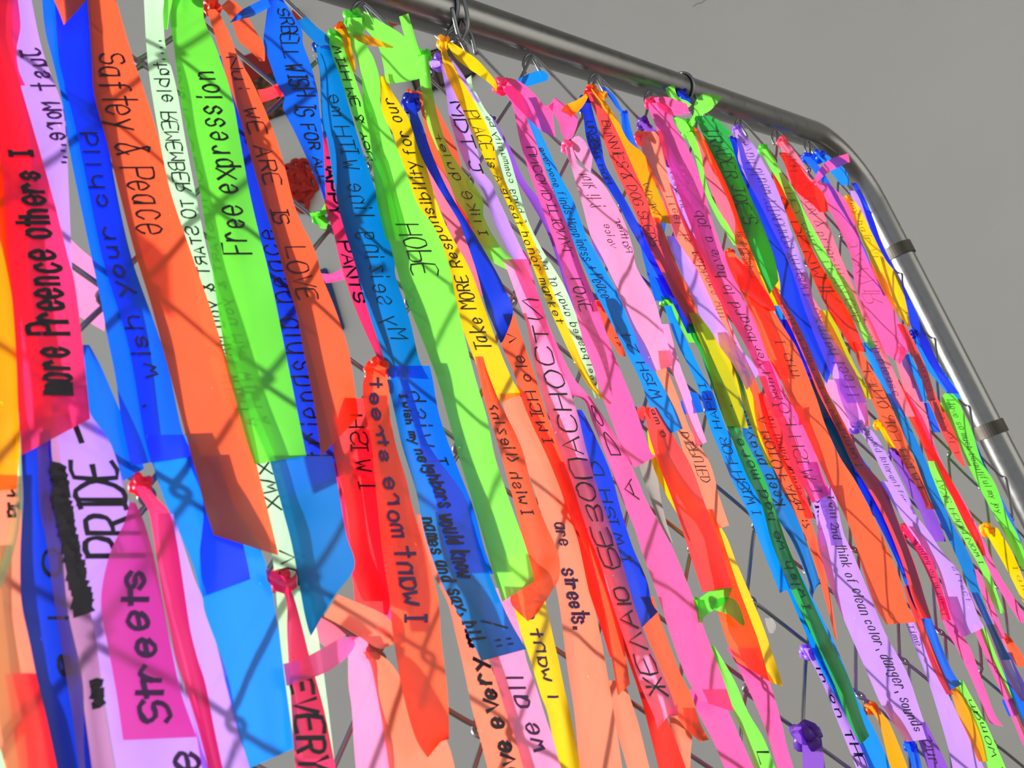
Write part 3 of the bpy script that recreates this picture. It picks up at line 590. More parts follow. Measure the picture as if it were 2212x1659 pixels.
R('rose', 'rose pink ribbon lettered ALL LISTEN folded over red near the bend of the rail', 20,
  [(306, 1680, 1700), (343, 1698, 1726), (387, 1706, 1748), (424, 1728, 1762), (488, 1755, 1788), (550, 1782, 1812), (640, 1826, 1852), (700, 1853, 1882), (760, 1886, 1910), (830, 1917, 1942), (900, 1952, 1977)],
  [('ALL LISTEN & prioritize our health please', 330, 860, .2, .75, INK, .7)], K=(1690, 308, 11))
R('red', 'bright red ribbon folded across the rose ribbon below its knot', 22, [(330, 1682, 1698), (352, 1696, 1720), (387, 1710, 1744), (412, 1722, 1770), (440, 1756, 1785), (458, 1770, 1790)], [('HAM', 325, 375, .2, .8, INK, .7)])
R('red', 'dark red ribbon lettered in large black capitals after an ampersand', 16,
  [(376, 1668, 1678), (430, 1688, 1709), (498, 1716, 1737), (556, 1740, 1762), (620, 1767, 1800), (680, 1797, 1834), (720, 1822, 1852), (760, 1845, 1870)],
  [('& DENWIK', 425, 660, .1, .85, INK, 1.1)])
R('pink', 'pink ribbon in large faint capitals near the rail bend, with raised tail', 18,
  [(395, 1762, 1790), (440, 1788, 1828), (500, 1818, 1850), (560, 1843, 1872), (600, 1848, 1900), (646, 1862, 1917), (700, 1882, 1940), (750, 1905, 1960), (1944, 786, 1959, 764)],
  [('JAYVIR', 520, 660, .75, .2, INK, .6)], K=(1762, 396, 9), tails=[[(1757, 400, 1768, 392), (1766, 372, 1784, 376), (1790, 346, 1800, 366), (1832, 331, 1836, 350)]])
R('blue', 'thin deep blue ribbon between the rose and pink ribbons at the bend', 14, [(338, 1732, 1752), (385, 1770, 1786), (440, 1798, 1813), (500, 1837, 1848), (560, 1866, 1878), (640, 1898, 1909)], K=(1742, 340, 10))
R('azure', 'bright blue knotted scrap with a rounded tail at the bend of the tube', 8, [(330, 1758, 1778), (345, 1775, 1800), (370, 1795, 1826), (400, 1818, 1836)], K=(1768, 338, 13))
R('mauve', 'thin maroon ribbon sliding down the left side of the yellow one', 6, [(560, 1872, 1878), (640, 1896, 1907), (700, 1924, 1935), (760, 1944, 1958), (840, 1962, 1975)])
R('coral', 'crimson ribbon with small pen words ending in a point left of the green ribbon', 19,
  [(700, 1938, 1952), (720, 1949, 1964), (791, 1982, 1998), (847, 2001, 2017), (893, 2020, 2042), (940, 2039, 2063), (985, 2063, 2077), (1008, 2081, 2086)], [('I love I Comer', 985, 740, .75, .25, INK, .7)])
R('yellow', 'yellow ribbon lettered my hair beside the upright post', 24,
  [(430, 1826, 1840), (450, 1837, 1856), (508, 1860, 1884), (560, 1880, 1910), (600, 1896, 1938), (662, 1930, 1957), (705, 1961, 1966)], [('my hair Vi', 440, 560, .25, .8, INK, .7)], K=(1831, 430, 8))
R('lav', 'violet ribbon between the yellow ribbon and the post', 7, [(412, 1832, 1846), (440, 1848, 1862), (480, 1868, 1888), (540, 1890, 1910), (600, 1915, 1938), (650, 1938, 1958)])
R('royal', 'thin blue ribbon strip lying along the upper part of the post', 16, [(395, 1838, 1850), (430, 1858, 1868), (480, 1876, 1889), (530, 1894, 1906), (640, 1942, 1962), (740, 1986, 2006), (800, 2018, 2034), (850, 2050, 2072)], K=(1972, 722, 9))
R('azure', 'bright blue ribbon hanging from the dark knot beside the post', 5, [(722, 1970, 1990), (780, 1992, 2022), (835, 2036, 2060), (862, 2054, 2076)], [], K=(1976, 720, 9))
R('azure', 'short blue ribbon with a bent end between the pink and crimson ribbons', 9, [(765, 1952, 1966), (785, 1945, 1974), (820, 1965, 1991), (868, 1986, 2003)])
R('blue', 'small square ended blue ribbon peeking out left of the crimson point', 8, [(870, 1992, 2006), (900, 2002, 2018), (934, 2015, 2032)])
R('green', 'green ribbon with small pen words hanging beside the post', 23,
  [(850, 2040, 2058), (862, 2036, 2066), (885, 2042, 2076), (933, 2064, 2098), (995, 2089, 2118), (1047, 2115, 2148), (1112, 2147, 2175), (1150, 2168, 2196), (1190, 2188, 2212), (1230, 2208, 2230)],
  [('I love so much beautiful my joy', 860, 1110, .35, .75, INK, .7)], tails=[(16, [(2030, 872, 2034, 868), (2030, 890, 2040, 876), (2040, 890, 2044, 882)])])
R('blue', 'thin blue ribbon strip between the green ribbon and the lower post', 14, [(940, 2096, 2103), (1000, 2118, 2126), (1060, 2146, 2156), (1112, 2170, 2182), (1170, 2194, 2208)])
R('azure', 'light blue upper stretch of ribbon left of the rose ribbon at right', 18, [(740, 1862, 1884), (752, 1868, 1890), (816, 1896, 1917), (860, 1918, 1932), (885, 1930, 1938)])
R('teal', 'dark blue green ribbon running down past the orange QUIET ribbon', 22,
  [(850, 1914, 1926), (880, 1928, 1946), (933, 1951, 1970), (986, 1976, 1995), (1041, 1996, 2017), (1112, 2024, 2048), (1208, 2069, 2098), (1289, 2102, 2120), (1360, 2136, 2150), (1425, 2164, 2184)])
R('orange', 'orange ribbon lettered I WISH FOR QUIET in mirrored capitals', 20,
  [(738, 1842, 1850), (755, 1846, 1858), (790, 1858, 1877), (847, 1880, 1912), (878, 1892, 1930), (925, 1913, 1946), (970, 1938, 1962), (1016, 1962, 1984), (1078, 1994, 2008), (1100, 2000, 2024)],
  [('I WISH FOR QUIET', 1060, 790, .2, .75, INK, .85)])
R('red', 'red ribbon beside the dark blue green ribbon at right', 15, [(820, 1930, 1942), (840, 1939, 1952), (893, 1961, 1978), (955, 1991, 2008), (1017, 2018, 2042), (1094, 2060, 2086), (1160, 2098, 2118), (1200, 2116, 2130)])
R('pink', 'narrow pink ribbon along the right edge of the red ribbon at right', 13, [(850, 1948, 1960), (900, 1968, 1990), (960, 1994, 2016), (1020, 2030, 2044), (1100, 2070, 2092), (1180, 2116, 2130), (1240, 2140, 2158), (1300, 2175, 2196), (1345, 2204, 2222)])
R('lime', 'yellow green ribbon lettered MUCH I WANT at the lower right', 19,
  [(996, 2004, 2022), (1050, 2022, 2044), (1123, 2058, 2080), (1175, 2087, 2108), (1233, 2120, 2137), (1290, 2138, 2157), (1325, 2162, 2171)], [('I WON MUCH SKAT', 1220, 1030, .75, .25, INK, .7)])
R('coral', 'brown orange ribbon over blue, longest dark strip at lower right', 23,
  [(620, 1666, 1676), (660, 1684, 1698), (705, 1708, 1725), (780, 1742, 1759), (847, 1768, 1786), (925, 1808, 1828), (1000, 1842, 1866), (1050, 1874, 1906), (1123, 1911, 1939), (1215, 1948, 1975), (1289, 1970, 1997), (1336, 1990, 2012)],
  [('I want MEN to be kind UNITED', 1010, 650, .75, .25, INK, .6)])
R('blue', 'bright blue ribbon ending square beneath the brown orange strip', 17,
  [(900, 1790, 1806), (940, 1810, 1826), (1050, 1868, 1902), (1123, 1905, 1936), (1215, 1942, 1972), (1289, 1965, 1994), (1336, 1988, 2012), (1399, 2011, 2035), (1455, 2034, 2060), (2052, 1492, 2078, 1478)])
R('royal', 'deep blue ribbon with an orange edge left of the brown strip', 14, [(690, 1684, 1700), (760, 1715, 1730), (840, 1748, 1765), (930, 1788, 1810), (1000, 1823, 1846), (1050, 1855, 1876), (1123, 1893, 1912), (1215, 1938, 1952), (1275, 1960, 1968)])
R('orange', 'large red orange ribbon sweeping down right of centre to a ragged end', 26,
  [(545, 1566, 1584), (565, 1572, 1600), (600, 1588, 1628), (645, 1612, 1652), (711, 1648, 1692), (750, 1664, 1716), (796, 1682, 1735), (864, 1710, 1761), (914, 1735, 1778), (982, 1766, 1808), (1050, 1798, 1850), (1145, 1838, 1900), (1233, 1865, 1938), (1307, 1890, 1960), (1915, 1349, 1980, 1344)],
  [('I am 11', 730, 890, .7, .3, INK, .7)], K=(1576, 548, 10))
R('red', 'small translucent red ribbon folded over the top of the large red orange one', 29, [(556, 1572, 1590), (590, 1590, 1622), (625, 1608, 1648), (655, 1640, 1668), (672, 1662, 1676)])
R('orange', 'orange ribbon edge showing left of the large red orange ribbon', 20, [(640, 1608, 1630), (700, 1632, 1656), (760, 1656, 1680), (820, 1685, 1705)])
R('pink', 'pink ribbon lettered I WISH FOR in mirrored capitals right of centre', 22,
  [(780, 1638, 1660), (800, 1648, 1672), (864, 1672, 1702), (900, 1680, 1730), (950, 1698, 1747), (1010, 1715, 1768), (1060, 1740, 1792), (1755, 1087, 1796, 1066)],
  [('I WISH FOR I', 1070, 800, .25, .7, INK, .75)], tails=[(18, [(1716, 884, 1716, 920), (1736, 880, 1736, 916)])])
R('azure', 'long azure ribbon lettered I WISH FOR HAPPINESS below centre right', 20,
  [(660, 1434, 1450), (690, 1445, 1460), (745, 1466, 1486), (803, 1495, 1514), (857, 1516, 1542), (924, 1536, 1566), (982, 1561, 1592), (1043, 1587, 1622), (1111, 1618, 1655), (1195, 1650, 1695), (1685, 1281, 1713, 1268)],
  [('I WISH FOR HAPPI', 1115, 830, .75, .25, INK, .75)])
R('kgreen', 'long green ribbon lettered I wish no more, lit along its right edge', 26,
  [(700, 1484, 1500), (730, 1497, 1510), (762, 1514, 1530), (823, 1536, 1557), (891, 1560, 1582), (958, 1587, 1612), (1026, 1615, 1646), (1090, 1645, 1672), (1175, 1668, 1700), (1270, 1707, 1741), (1365, 1751, 1785), (1460, 1795, 1832), (1556, 1832, 1864), (1860, 1608, 1878, 1590)],
  [('I wish we had more pollu', 1320, 820, .75, .25, INK, .85)])
R('lime', 'thin bright lime ribbon under the right edge of the long green one', 22, [(1240, 1716, 1728), (1300, 1736, 1748), (1400, 1778, 1790), (1500, 1815, 1828), (1600, 1858, 1866)])
R('olive', 'olive yellow ribbon with a slanted square end over the blue ribbons', 30,
  [(676, 1488, 1506), (722, 1507, 1538), (776, 1528, 1564), (820, 1541, 1584), (880, 1560, 1601), (1570, 920, 1617, 926)], [('1 .', 770, 900, .5, .9, INK, .8)])
R('lav', 'pale lavender ribbon flap curling to a slanted end right of the olive one', 27,
  [(510, 1440, 1456), (540, 1450, 1474), (580, 1470, 1502), (640, 1496, 1530), (695, 1522, 1557), (746, 1556, 1592), (790, 1588, 1628), (1613, 843, 1639, 808)])
R('yellow', 'pale yellow ribbon beneath the lavender flap', 19, [(720, 1538, 1552), (760, 1556, 1580), (796, 1575, 1598), (864, 1603, 1628), (914, 1622, 1644), (960, 1640, 1660), (1010, 1660, 1676)])
R('orange', 'red orange ribbon lettered A MOTO FARM with a smiling face, slanted tip', 17,
  [(815, 1612, 1630), (840, 1620, 1638), (900, 1630, 1658), (950, 1645, 1675), (1010, 1665, 1700), (1070, 1695, 1730), (1103, 1715, 1745), (1190, 1752, 1771), (1290, 1781, 1794), (1380, 1805, 1809)], [('A MOTO FARM :)', 900, 1145, .75, .2, INK, .9)])
R('coral', 'coral ribbon with small pen words between the FARM and WISH FOR ribbons', 15, [(850, 1632, 1652), (920, 1652, 1684), (1000, 1684, 1716), (1060, 1708, 1738), (1120, 1730, 1758)], [('all living things .', 900, 1090, .7, .3, INK, .55)])
R('teal', 'teal ribbon lettered Keep praying beside the long green ribbon', 18,
  [(760, 1568, 1580), (820, 1590, 1602), (900, 1602, 1620), (960, 1612, 1642), (1040, 1640, 1682), (1120, 1680, 1722), (1171, 1712, 1742), (1254, 1745, 1770), (1755, 1287, 1770, 1256)], [('Keep praying', 1090, 880, .75, .25, INK, 1.0)])
R('azure', 'long blue ribbon under the lower half of the green wish ribbon', 17,
  [(1240, 1688, 1730), (1266, 1697, 1742), (1362, 1738, 1790), (1439, 1770, 1824), (1509, 1808, 1852), (1582, 1845, 1892), (1640, 1870, 1917), (1690, 1888, 1938)], [('- - -', 1300, 1640, .1, .3, INKB, .7)])
R('lav', 'slim lavender ribbon lettered THEN, tied to the wire at lower right', 13, [(1400, 1735, 1752), (1424, 1750, 1768), (1483, 1780, 1797), (1545, 1804, 1827), (1619, 1834, 1862), (1700, 1866, 1896)], [('in on THEN', 1440, 1690, .2, .85, INK, 1.0)], K=(1745, 1408, 16))
R('purple', 'big purple knotted ribbon hanging from the wire at the bottom right', 9, [(1570, 1714, 1770), (1590, 1730, 1774), (1620, 1733, 1778), (1660, 1734, 1783), (1710, 1736, 1792)], K=(1742, 1592, 28), tails=[(8, [(1710, 1582, 1712, 1590), (1722, 1574, 1728, 1606), (1745, 1572, 1745, 1610), (1770, 1582, 1766, 1604)])])
R('lav', 'wide lavender ribbon lettered think of clean color, danger at lower right', 21,
  [(1050, 1760, 1800), (1075, 1770, 1806), (1150, 1766, 1822), (1190, 1770, 1840), (1270, 1795, 1873), (1369, 1836, 1913), (1450, 1872, 1958), (1527, 1906, 1985), (1958, 1603, 2008, 1596)],
  [('I will 2nd think of clean color, danger, sounds', 1070, 1585, .55, .85, INK, .8)])
R('lav', 'lavender ribbon lettered BONDING behind the wide lavender one', 12, [(1000, 1724, 1746), (1040, 1738, 1758), (1080, 1752, 1775), (1130, 1764, 1790), (1180, 1775, 1800)], [('BONDING g', 1030, 1150, .25, .85, INK, .9)])
R('lav', 'pale lilac ribbon right of the wide lavender one, running off the bottom', 14, [(1340, 1954, 1972), (1400, 1977, 2002), (1465, 2003, 2032), (1545, 2028, 2070), (1630, 2052, 2112), (1700, 2064, 2144)], [('Time', 1350, 1400, .2, .8, INKP, .6)])
R('purple', 'violet ribbon end lettered burt at the bottom edge', 12, [(1560, 1970, 2000), (1600, 1984, 2020), (1640, 1998, 2040), (1700, 2018, 2066)], [('burt', 1600, 1670, .2, .8, INKP, .7)])
R('coral', 'thin coral ribbon along the left side of the square ended bright blue one', 16, [(1265, 1952, 1968), (1300, 1962, 1980), (1360, 1984, 2000), (1440, 2014, 2033), (1500, 2045, 2060)])
R('gold', 'orange yellow ribbon below the square blue end at lower right', 13, [(1470, 2044, 2066), (1500, 2056, 2080), (1545, 2070, 2104), (1600, 2096, 2124), (1645, 2112, 2134)])
R('lime', 'lime ribbon lettered A woman at the lower right', 11, [(1470, 2064, 2080), (1500, 2074, 2096), (1550, 2096, 2124), (1620, 2122, 2156), (1700, 2146, 2190)], [('A woman', 1680, 1500, .8, .3, INK, .8)])
R('hotpink', 'pink ribbon with a twisted knot right of the brown strip', 17, [(1138, 1940, 1962), (1160, 1960, 1986), (1215, 1992, 2016), (1290, 2024, 2040), (1340, 2034, 2054)], [('I want to be happy', 1330, 1165, .7, .2, INKP, .6)], K=(1956, 1146, 13))
R('pink', 'pink ribbon hanging to a slanted point near the lower right wires', 12, [(1290, 2022, 2046), (1355, 2042, 2072), (1410, 2072, 2100), (1483, 2106, 2126), (1545, 2130, 2150), (2140, 1563, 2168, 1570)])
R('lav', 'lavender ribbon with a square flap end in front of the pink ribbons', 22,
  [(1040, 1900, 1924), (1090, 1930, 1960), (1145, 1965, 2004), (1190, 1998, 2034), (1230, 2026, 2068), (1277, 2038, 2092), (1333, 2056, 2114), (2078, 1378, 2127, 1355)], [('effect', 1225, 1300, .75, .95, INKP, .5)])
R('lav', 'slim lavender ribbon lettered Wanted tolerant right of its purple knot', 16, [(912, 1840, 1860), (935, 1862, 1886), (970, 1884, 1908), (1026, 1912, 1938), (1080, 1944, 1966), (1112, 1958, 1978)], [('Wanted tolerant for u', 925, 1105, .3, .75, INK, .55)], K=(1844, 922, 13))
R('purple', 'violet ribbon with a dark knot right of the Wanted ribbon', 14, [(975, 1922, 1940), (1000, 1934, 1956), (1063, 1963, 1992), (1112, 1990, 2022), (1170, 2012, 2044)], K=(1930, 978, 10))
R('lav', 'lavender ribbon gathered above the purple knot at right', 18, [(780, 1798, 1818), (810, 1806, 1832), (850, 1815, 1856), (900, 1834, 1872), (920, 1840, 1858)])
R('ltpink', 'pale pink ribbon with faint marks left of the gathered lavender', 11, [(820, 1782, 1806), (845, 1786, 1818), (870, 1804, 1828), (925, 1822, 1840)], [('555', 826, 850, .1, .9, INKP, .5)])
R('yellow', 'twisted yellow scrap knotted on the wire behind the QUIET ribbon', 9, [(912, 1890, 1906), (935, 1906, 1920), (965, 1922, 1932), (1000, 1948, 1958)], K=(1898, 917, 10))
R('yellow', 'yellow ribbon tied to the wire at the right edge below the green ribbon', 10, [(1140, 2124, 2154), (1170, 2140, 2174), (1200, 2158, 2190), (1240, 2180, 2207), (1300, 2210, 2232)], [('I am', 1220, 1285, .5, .9, INK, .6)], K=(2132, 1144, 13))
R('pink', 'pink ribbon narrowing to a strip at far right above the orange knot', 15, [(1230, 2096, 2112), (1260, 2112, 2126), (1320, 2136, 2150), (1380, 2156, 2174)])
R('pink', 'long thin pink ribbon at the bottom right corner', 10, [(1350, 2100, 2116), (1400, 2120, 2136), (1440, 2138, 2154), (1520, 2173, 2192), (1610, 2210, 2230)])
R('lime', 'thin lime ribbon beside the long thin pink one at bottom right', 8, [(1350, 2112, 2126), (1450, 2150, 2166), (1530, 2183, 2200), (1600, 2214, 2228)])
R('mauve', 'dusky mauve ribbon rolled lengthwise at the right edge', 20, [(1280, 2092, 2108), (1300, 2102, 2120), (1355, 2133, 2156), (1435, 2164, 2192), (1480, 2184, 2214), (1515, 2206, 2224)])
R('orange', 'orange knotted ribbon at the right edge in front of the wire', 12, [(1376, 2158, 2182), (1410, 2178, 2206), (1440, 2198, 2222)], K=(2164, 1378, 11))
R('blue', 'dark blue ribbon passing off the right edge near the bottom corner', 7, [(1410, 2156, 2174), (1440, 2166, 2186), (1500, 2184, 2214), (1570, 2208, 2240)], tails=[(5, [(2164, 1512, 2178, 1508), (2172, 1532, 2186, 1530), (2180, 1548, 2188, 1546)])])
R('gold', 'yellow orange knotted ribbon at the bottom edge beside the blue wish ribbon', 9, [(1525, 1874, 1892), (1560, 1898, 1920), (1620, 1914, 1946), (1700, 1932, 1976)], K=(1882, 1530, 12))
R('blue', 'blue knotted scrap at the bottom edge right of the yellow orange knot', 6, [(1606, 1952, 1980), (1640, 1966, 1988), (1700, 1978, 2000)], K=(1966, 1612, 12))
# middle of the fence, lower half
R('ltpink', 'long pale lavender pink ribbon lettered BEZOPASNOST in large Cyrillic capitals', 28,
  [(560, 1085, 1128), (590, 1098, 1142), (640, 1116, 1165), (700, 1137, 1182), (767, 1150, 1204), (834, 1167, 1228), (902, 1187, 1250), (969, 1207, 1266), (1044, 1236, 1288), (1145, 1268, 1322), (1221, 1298, 1346), (1318, 1327, 1374), (1402, 1356, 1406), (1487, 1386, 1445), (1545, 1412, 1464), (1420, 1576, 1463, 1520)],
  [('\u0416\u0415\u041b\u0410\u042e \u0411\u0415\u0417\u041e\u041f\u0410\u0421\u041d\u041e\u0421\u0422\u0418'.replace('\u0415', 'E').replace('\u0410', 'A').replace('\u041e', 'O').replace('\u0421', 'C').replace('\u041d', 'H').replace('\u0422', 'T'), 1500, 640, .85, .2, INK, 1.1)])
R('pink', 'twisting pink ribbon with spaced letters A D O right of the Cyrillic one', 24,
  [(560, 1098, 1140), (600, 1112, 1152), (672, 1138, 1174), (750, 1172, 1206), (817, 1204, 1240), (850, 1228, 1268), (866, 1262, 1280), (920, 1283, 1316), (980, 1308, 1352), (1037, 1328, 1378), (1080, 1344, 1396), (1139, 1370, 1429), (1190, 1386, 1456), (1278, 1418, 1492), (1377, 1450, 1528), (1457, 1480, 1559), (1512, 1514, 1586, 1538)],
  [('it is . .', 640, 830, .3, .7, INKP, .8), ('A DO', 1080, 860, .75, .3, INK, 1.0)])
R('royal', 'dark blue ribbon lettered I WISH showing through behind the Cyrillic ribbon', 22,
  [(885, 1238, 1256), (910, 1242, 1270), (943, 1248, 1286), (1020, 1262, 1319), (1100, 1285, 1341), (1180, 1310, 1366), (1250, 1332, 1396), (1300, 1350, 1408), (1368, 1374, 1421, 1322)], [('I WISH D', 1220, 990, .75, .35, INK, .9)])
R('orange', 'long orange red ribbon lettered MICH OLD below the blue pointed ribbon', 20,
  [(680, 1074, 1112), (743, 1083, 1132), (800, 1108, 1152), (865, 1128, 1172), (918, 1150, 1190), (986, 1182, 1220), (1040, 1204, 1238), (1100, 1228, 1258), (1180, 1262, 1298), (1255, 1292, 1325), (1381, 1314, 1346), (1335, 1502, 1361, 1478)],
  [('I MICH ole v', 960, 715, .75, .2, INK, .9)])
R('peach', 'wide peach ribbon lettered streets. in dark marker near the bottom', 16,
  [(850, 1078, 1120), (900, 1095, 1148), (960, 1118, 1180), (1040, 1148, 1215), (1150, 1180, 1245), (1276, 1203, 1272), (1339, 1213, 1290), (1445, 1226, 1310), (1550, 1242, 1328), (1700, 1255, 1350)],
  [('are', 1130, 1185, .35, .75, INKP, 1.1), ('streets.', 1230, 1365, .3, .75, INKP, 1.5)])
R('orange', 'orange ribbon lettered I wish, crossing in front of the yellow one', 25,
  [(770, 1026, 1044), (800, 1032, 1052), (870, 1048, 1080), (960, 1076, 1124), (1040, 1098, 1146), (1107, 1116, 1168), (1180, 1132, 1200), (1213, 1140, 1209), (1245, 1130, 1208), (1102, 1297, 1196, 1270), (1140, 1342, 1160, 1326)],
  [('I wish (liezin)', 1115, 870, .2, .7, INK, .9)])
R('yellow', 'yellow ribbon lettered i want on, running off the bottom edge', 17,
  [(1200, 1092, 1140), (1240, 1098, 1164), (1327, 1112, 1184), (1381, 1130, 1196), (1424, 1145, 1206), (1500, 1168, 1222), (1541, 1183, 1232), (1617, 1198, 1247), (1700, 1216, 1262)], [('i want on', 1510, 1270, .3, .72, INKP, 1.1)])
R('ltpink', 'pale lilac pink ribbon lettered we all below the blue neighbors ribbon', 20,
  [(1270, 1040, 1096), (1330, 1046, 1116), (1380, 1052, 1128), (1428, 1060, 1138), (1490, 1078, 1160), (1560, 1100, 1182), (1600, 1114, 1196), (1700, 1142, 1222)], [('we all', 1620, 1450, .72, .25, INKP, 1.2)])
R('peach', 'peach ribbon lettered love every much in bold black script', 15,
  [(1110, 900, 918), (1160, 908, 930), (1220, 925, 952), (1300, 966, 1004), (1373, 985, 1034), (1450, 1003, 1064), (1528, 1019, 1093), (1600, 1038, 1116), (1700, 1064, 1146)], [('love every much', 1700, 1270, .8, .3, INK, 1.7)])
R('blue', 'bright blue ribbon lettered I below the teal ribbon, beside HOPE', 19,
  [(790, 836, 928), (820, 845, 935), (900, 864, 950), (1000, 890, 985), (1100, 925, 1024), (1180, 950, 1045), (962, 1242, 1066, 1240)], [('I wish', 1010, 830, .3, .8, INK, 1.0)])
R('teal', 'dark blue ribbon lettered neighbors would know names and say hi', 29,
  [(820, 836, 880), (880, 850, 900), (960, 868, 925), (1065, 900, 1000), (1130, 912, 1022), (1180, 925, 1037), (1263, 956, 1067), (1340, 998, 1101), (1040, 1428, 1137, 1402)],
  [('I wish my neighbors would know', 850, 1250, .4, .72, INK, 1.1), ('names and say, hi!', 1120, 1380, .02, .3, INK, 1.1), ('/ ::', 1340, 1405, .4, .85, INK, .8)])
R('orange', 'big orange ribbon lettered I want more street, knotted at top, pointed end', 27,
  [(800, 796, 830), (830, 784, 840), (885, 788, 841), (960, 803, 855), (1030, 809, 876), (1086, 815, 889), (1150, 821, 908), (1213, 829, 926), (1297, 842, 947), (1381, 850, 953), (1499, 871, 967), (1592, 897, 970), (924, 1637, 966, 1585)],
  [('I want more street', 1350, 815, .3, .72, INKP, 1.35)], K=(814, 796, 22), tails=[(30, [(784, 800, 796, 782), (806, 800, 812, 786), (832, 816, 834, 796)])])
R('coral', 'rosy coral ribbon lettered I WISH left of the big orange ribbon', 12,
  [(860, 738, 792), (900, 722, 798), (960, 718, 812), (1030, 732, 820), (1086, 744, 828), (1150, 752, 835), (1213, 762, 842), (1270, 764, 850), (766, 1298, 838, 1330)], [('I WISH', 1065, 885, .45, .85, INK, .9)])
R('hotpink', 'magenta pink ribbon strip between the teal blue and coral ribbons', 9, [(1000, 716, 740), (1060, 728, 760), (1150, 745, 780), (1230, 758, 800), (1300, 770, 836)])
R('ltpink', 'light pink ribbon at the bottom beneath the pink tail', 14, [(1375, 752, 790), (1430, 752, 806), (1480, 753, 814), (1530, 760, 824), (1600, 764, 838), (1700, 772, 852)])
R('peach', 'peach orange ribbon knotted on the wire below the big orange one', 13, [(1408, 784, 812), (1440, 802, 850), (1530, 820, 904), (1600, 832, 965), (1700, 846, 990)], K=(788, 1410, 15),
  tails=[(20, [(700, 1332, 730, 1284), (738, 1352, 768, 1300), (778, 1376, 820, 1322), (806, 1396, 848, 1348), (826, 1402, 850, 1390)])])
R('pink', 'pink ribbon band stretched sideways over the word EVERY', 25, [(612, 1434, 619, 1482), (650, 1424, 660, 1470), (690, 1404, 712, 1448), (730, 1382, 752, 1416), (764, 1376, 768, 1392)], [], curl=.5)
R('rose', 'pink ribbon piece behind the wire right of the blue pointed end', 3, [(670, 1376, 690, 1332), (690, 1388, 722, 1350), (704, 1398, 748, 1372)], curl=.4)
R('teal', 'wide teal blue ribbon with a slanted pointed end left of the coral one', 22,
  [(985, 580, 718), (1060, 600, 732), (1110, 613, 740), (1162, 627, 750), (1225, 640, 766), (657, 1322, 722, 1288), (670, 1374, 674, 1370)])
R('azure', 'broad bright blue ribbon falling to the bottom edge left of the EVERY ribbon', 15,
  [(940, 315, 420), (1000, 329, 440), (1086, 358, 500), (1160, 392, 550), (1234, 421, 579), (1339, 447, 598), (1466, 485, 615), (1592, 518, 631), (540, 1659, 634, 1617)])
R('blue', 'short blue ribbon overlapping the broad bright blue one, torn lower edge', 18, [(985, 395, 470), (1078, 430, 500), (1196, 432, 530), (438, 1289, 541, 1251)])
R('hotpink', 'pink ribbon with a plump knot at left, hanging to the bottom edge', 24,
  [(1050, 290, 318), (1075, 304, 338), (1107, 322, 366), (1170, 333, 382), (1276, 350, 398), (1360, 367, 411), (1424, 380, 427), (1478, 398, 444), (1580, 430, 464), (1700, 460, 490)], K=(304, 1046, 26))
R('lav', 'lavender pink ribbon just right of the plump pink knot', 19, [(1110, 332, 374), (1170, 340, 394), (1255, 350, 422), (1289, 355, 437), (1330, 362, 445), (1445, 390, 487), (1550, 412, 508), (1700, 446, 552)])
R('lav', 'wide pale violet ribbon with thick letters PRIDE at lower left', 18,
  [(840, 110, 180), (895, 115, 196), (960, 120, 240), (1086, 147, 279), (1196, 164, 318), (1320, 190, 352), (1450, 215, 385), (1600, 240, 430), (1700, 258, 458)], [('PRIDE -', 1200, 905, .92, .2, INK, 1.6), ('le', 1700, 1600, .95, .55, INKP, 1.5)])
R('pink', 'rosy ribbon lettered Streets overlapping the pale violet one at lower left', 23,
  [(1085, 280, 292), (1130, 268, 312), (1200, 236, 332), (1300, 218, 352), (1400, 234, 370), (1500, 252, 392), (266, 1599, 425, 1592)], [('Streets', 1560, 1215, .72, .3, INKP, 1.6)])
R('mauve', 'dull violet ribbon with a black ink blot down its right side', 22,
  [(900, 70, 115), (965, 80, 128), (1086, 84, 144), (1170, 100, 161), (1276, 114, 185), (1381, 130, 207), (1487, 147, 221), (1571, 160, 233), (1700, 176, 256)],
  [('WWMWWMWWMWWMWWMW', 1010, 1320, .98, .72, INK, 4.2), ('MW', 1475, 1530, .95, .75, INK, 2.5)])
R('royal', 'deep blue ribbon at lower left beside the dull violet one', 20,
  [(930, 52, 110), (985, 46, 112), (1078, 50, 126), (1190, 44, 132), (1297, 46, 142), (1381, 63, 157), (1466, 80, 172), (1571, 105, 187), (1700, 132, 204)], [('S O l e', 1060, 1500, .55, .95, INK, 1.1)])
R('peach', 'pale peach ribbon at the bottom left edge', 14, [(1030, -60, 36), (1060, -60, 40), (1120, -60, 46), (1230, -55, 45), (1340, -45, 54), (1466, -30, 84), (1570, -10, 110), (1700, 22, 134)], [('MIa', 1050, 1130, .75, .95, INK, .9)])
R('hotpink', 'reddish pink ribbon crossing behind the pale peach one at bottom left', 10, [(1455, 10, 78), (1500, 18, 92), (1570, 28, 112), (1700, 48, 138)])
R('mint', 'pale green ribbon end in the bottom left corner', 8, [(1180, -70, 0), (1300, -62, 6), (1380, -50, 15), (1530, -35, 30), (1700, -12, 44)])
R('ltpink', 'pale pink ribbon stretched sideways behind the blue ribbons at left', -8, [(150, 514, 152, 650), (175, 538, 162, 668), (203, 562, 172, 684), (228, 590, 226, 716)], curl=.5)
R('blue', 'blue ribbon curving behind the violet PRIDE ribbon at left', 8, [(745, 176, 192), (765, 178, 204), (800, 182, 222), (870, 190, 252), (950, 208, 286), (226, 1062, 312, 1012)])
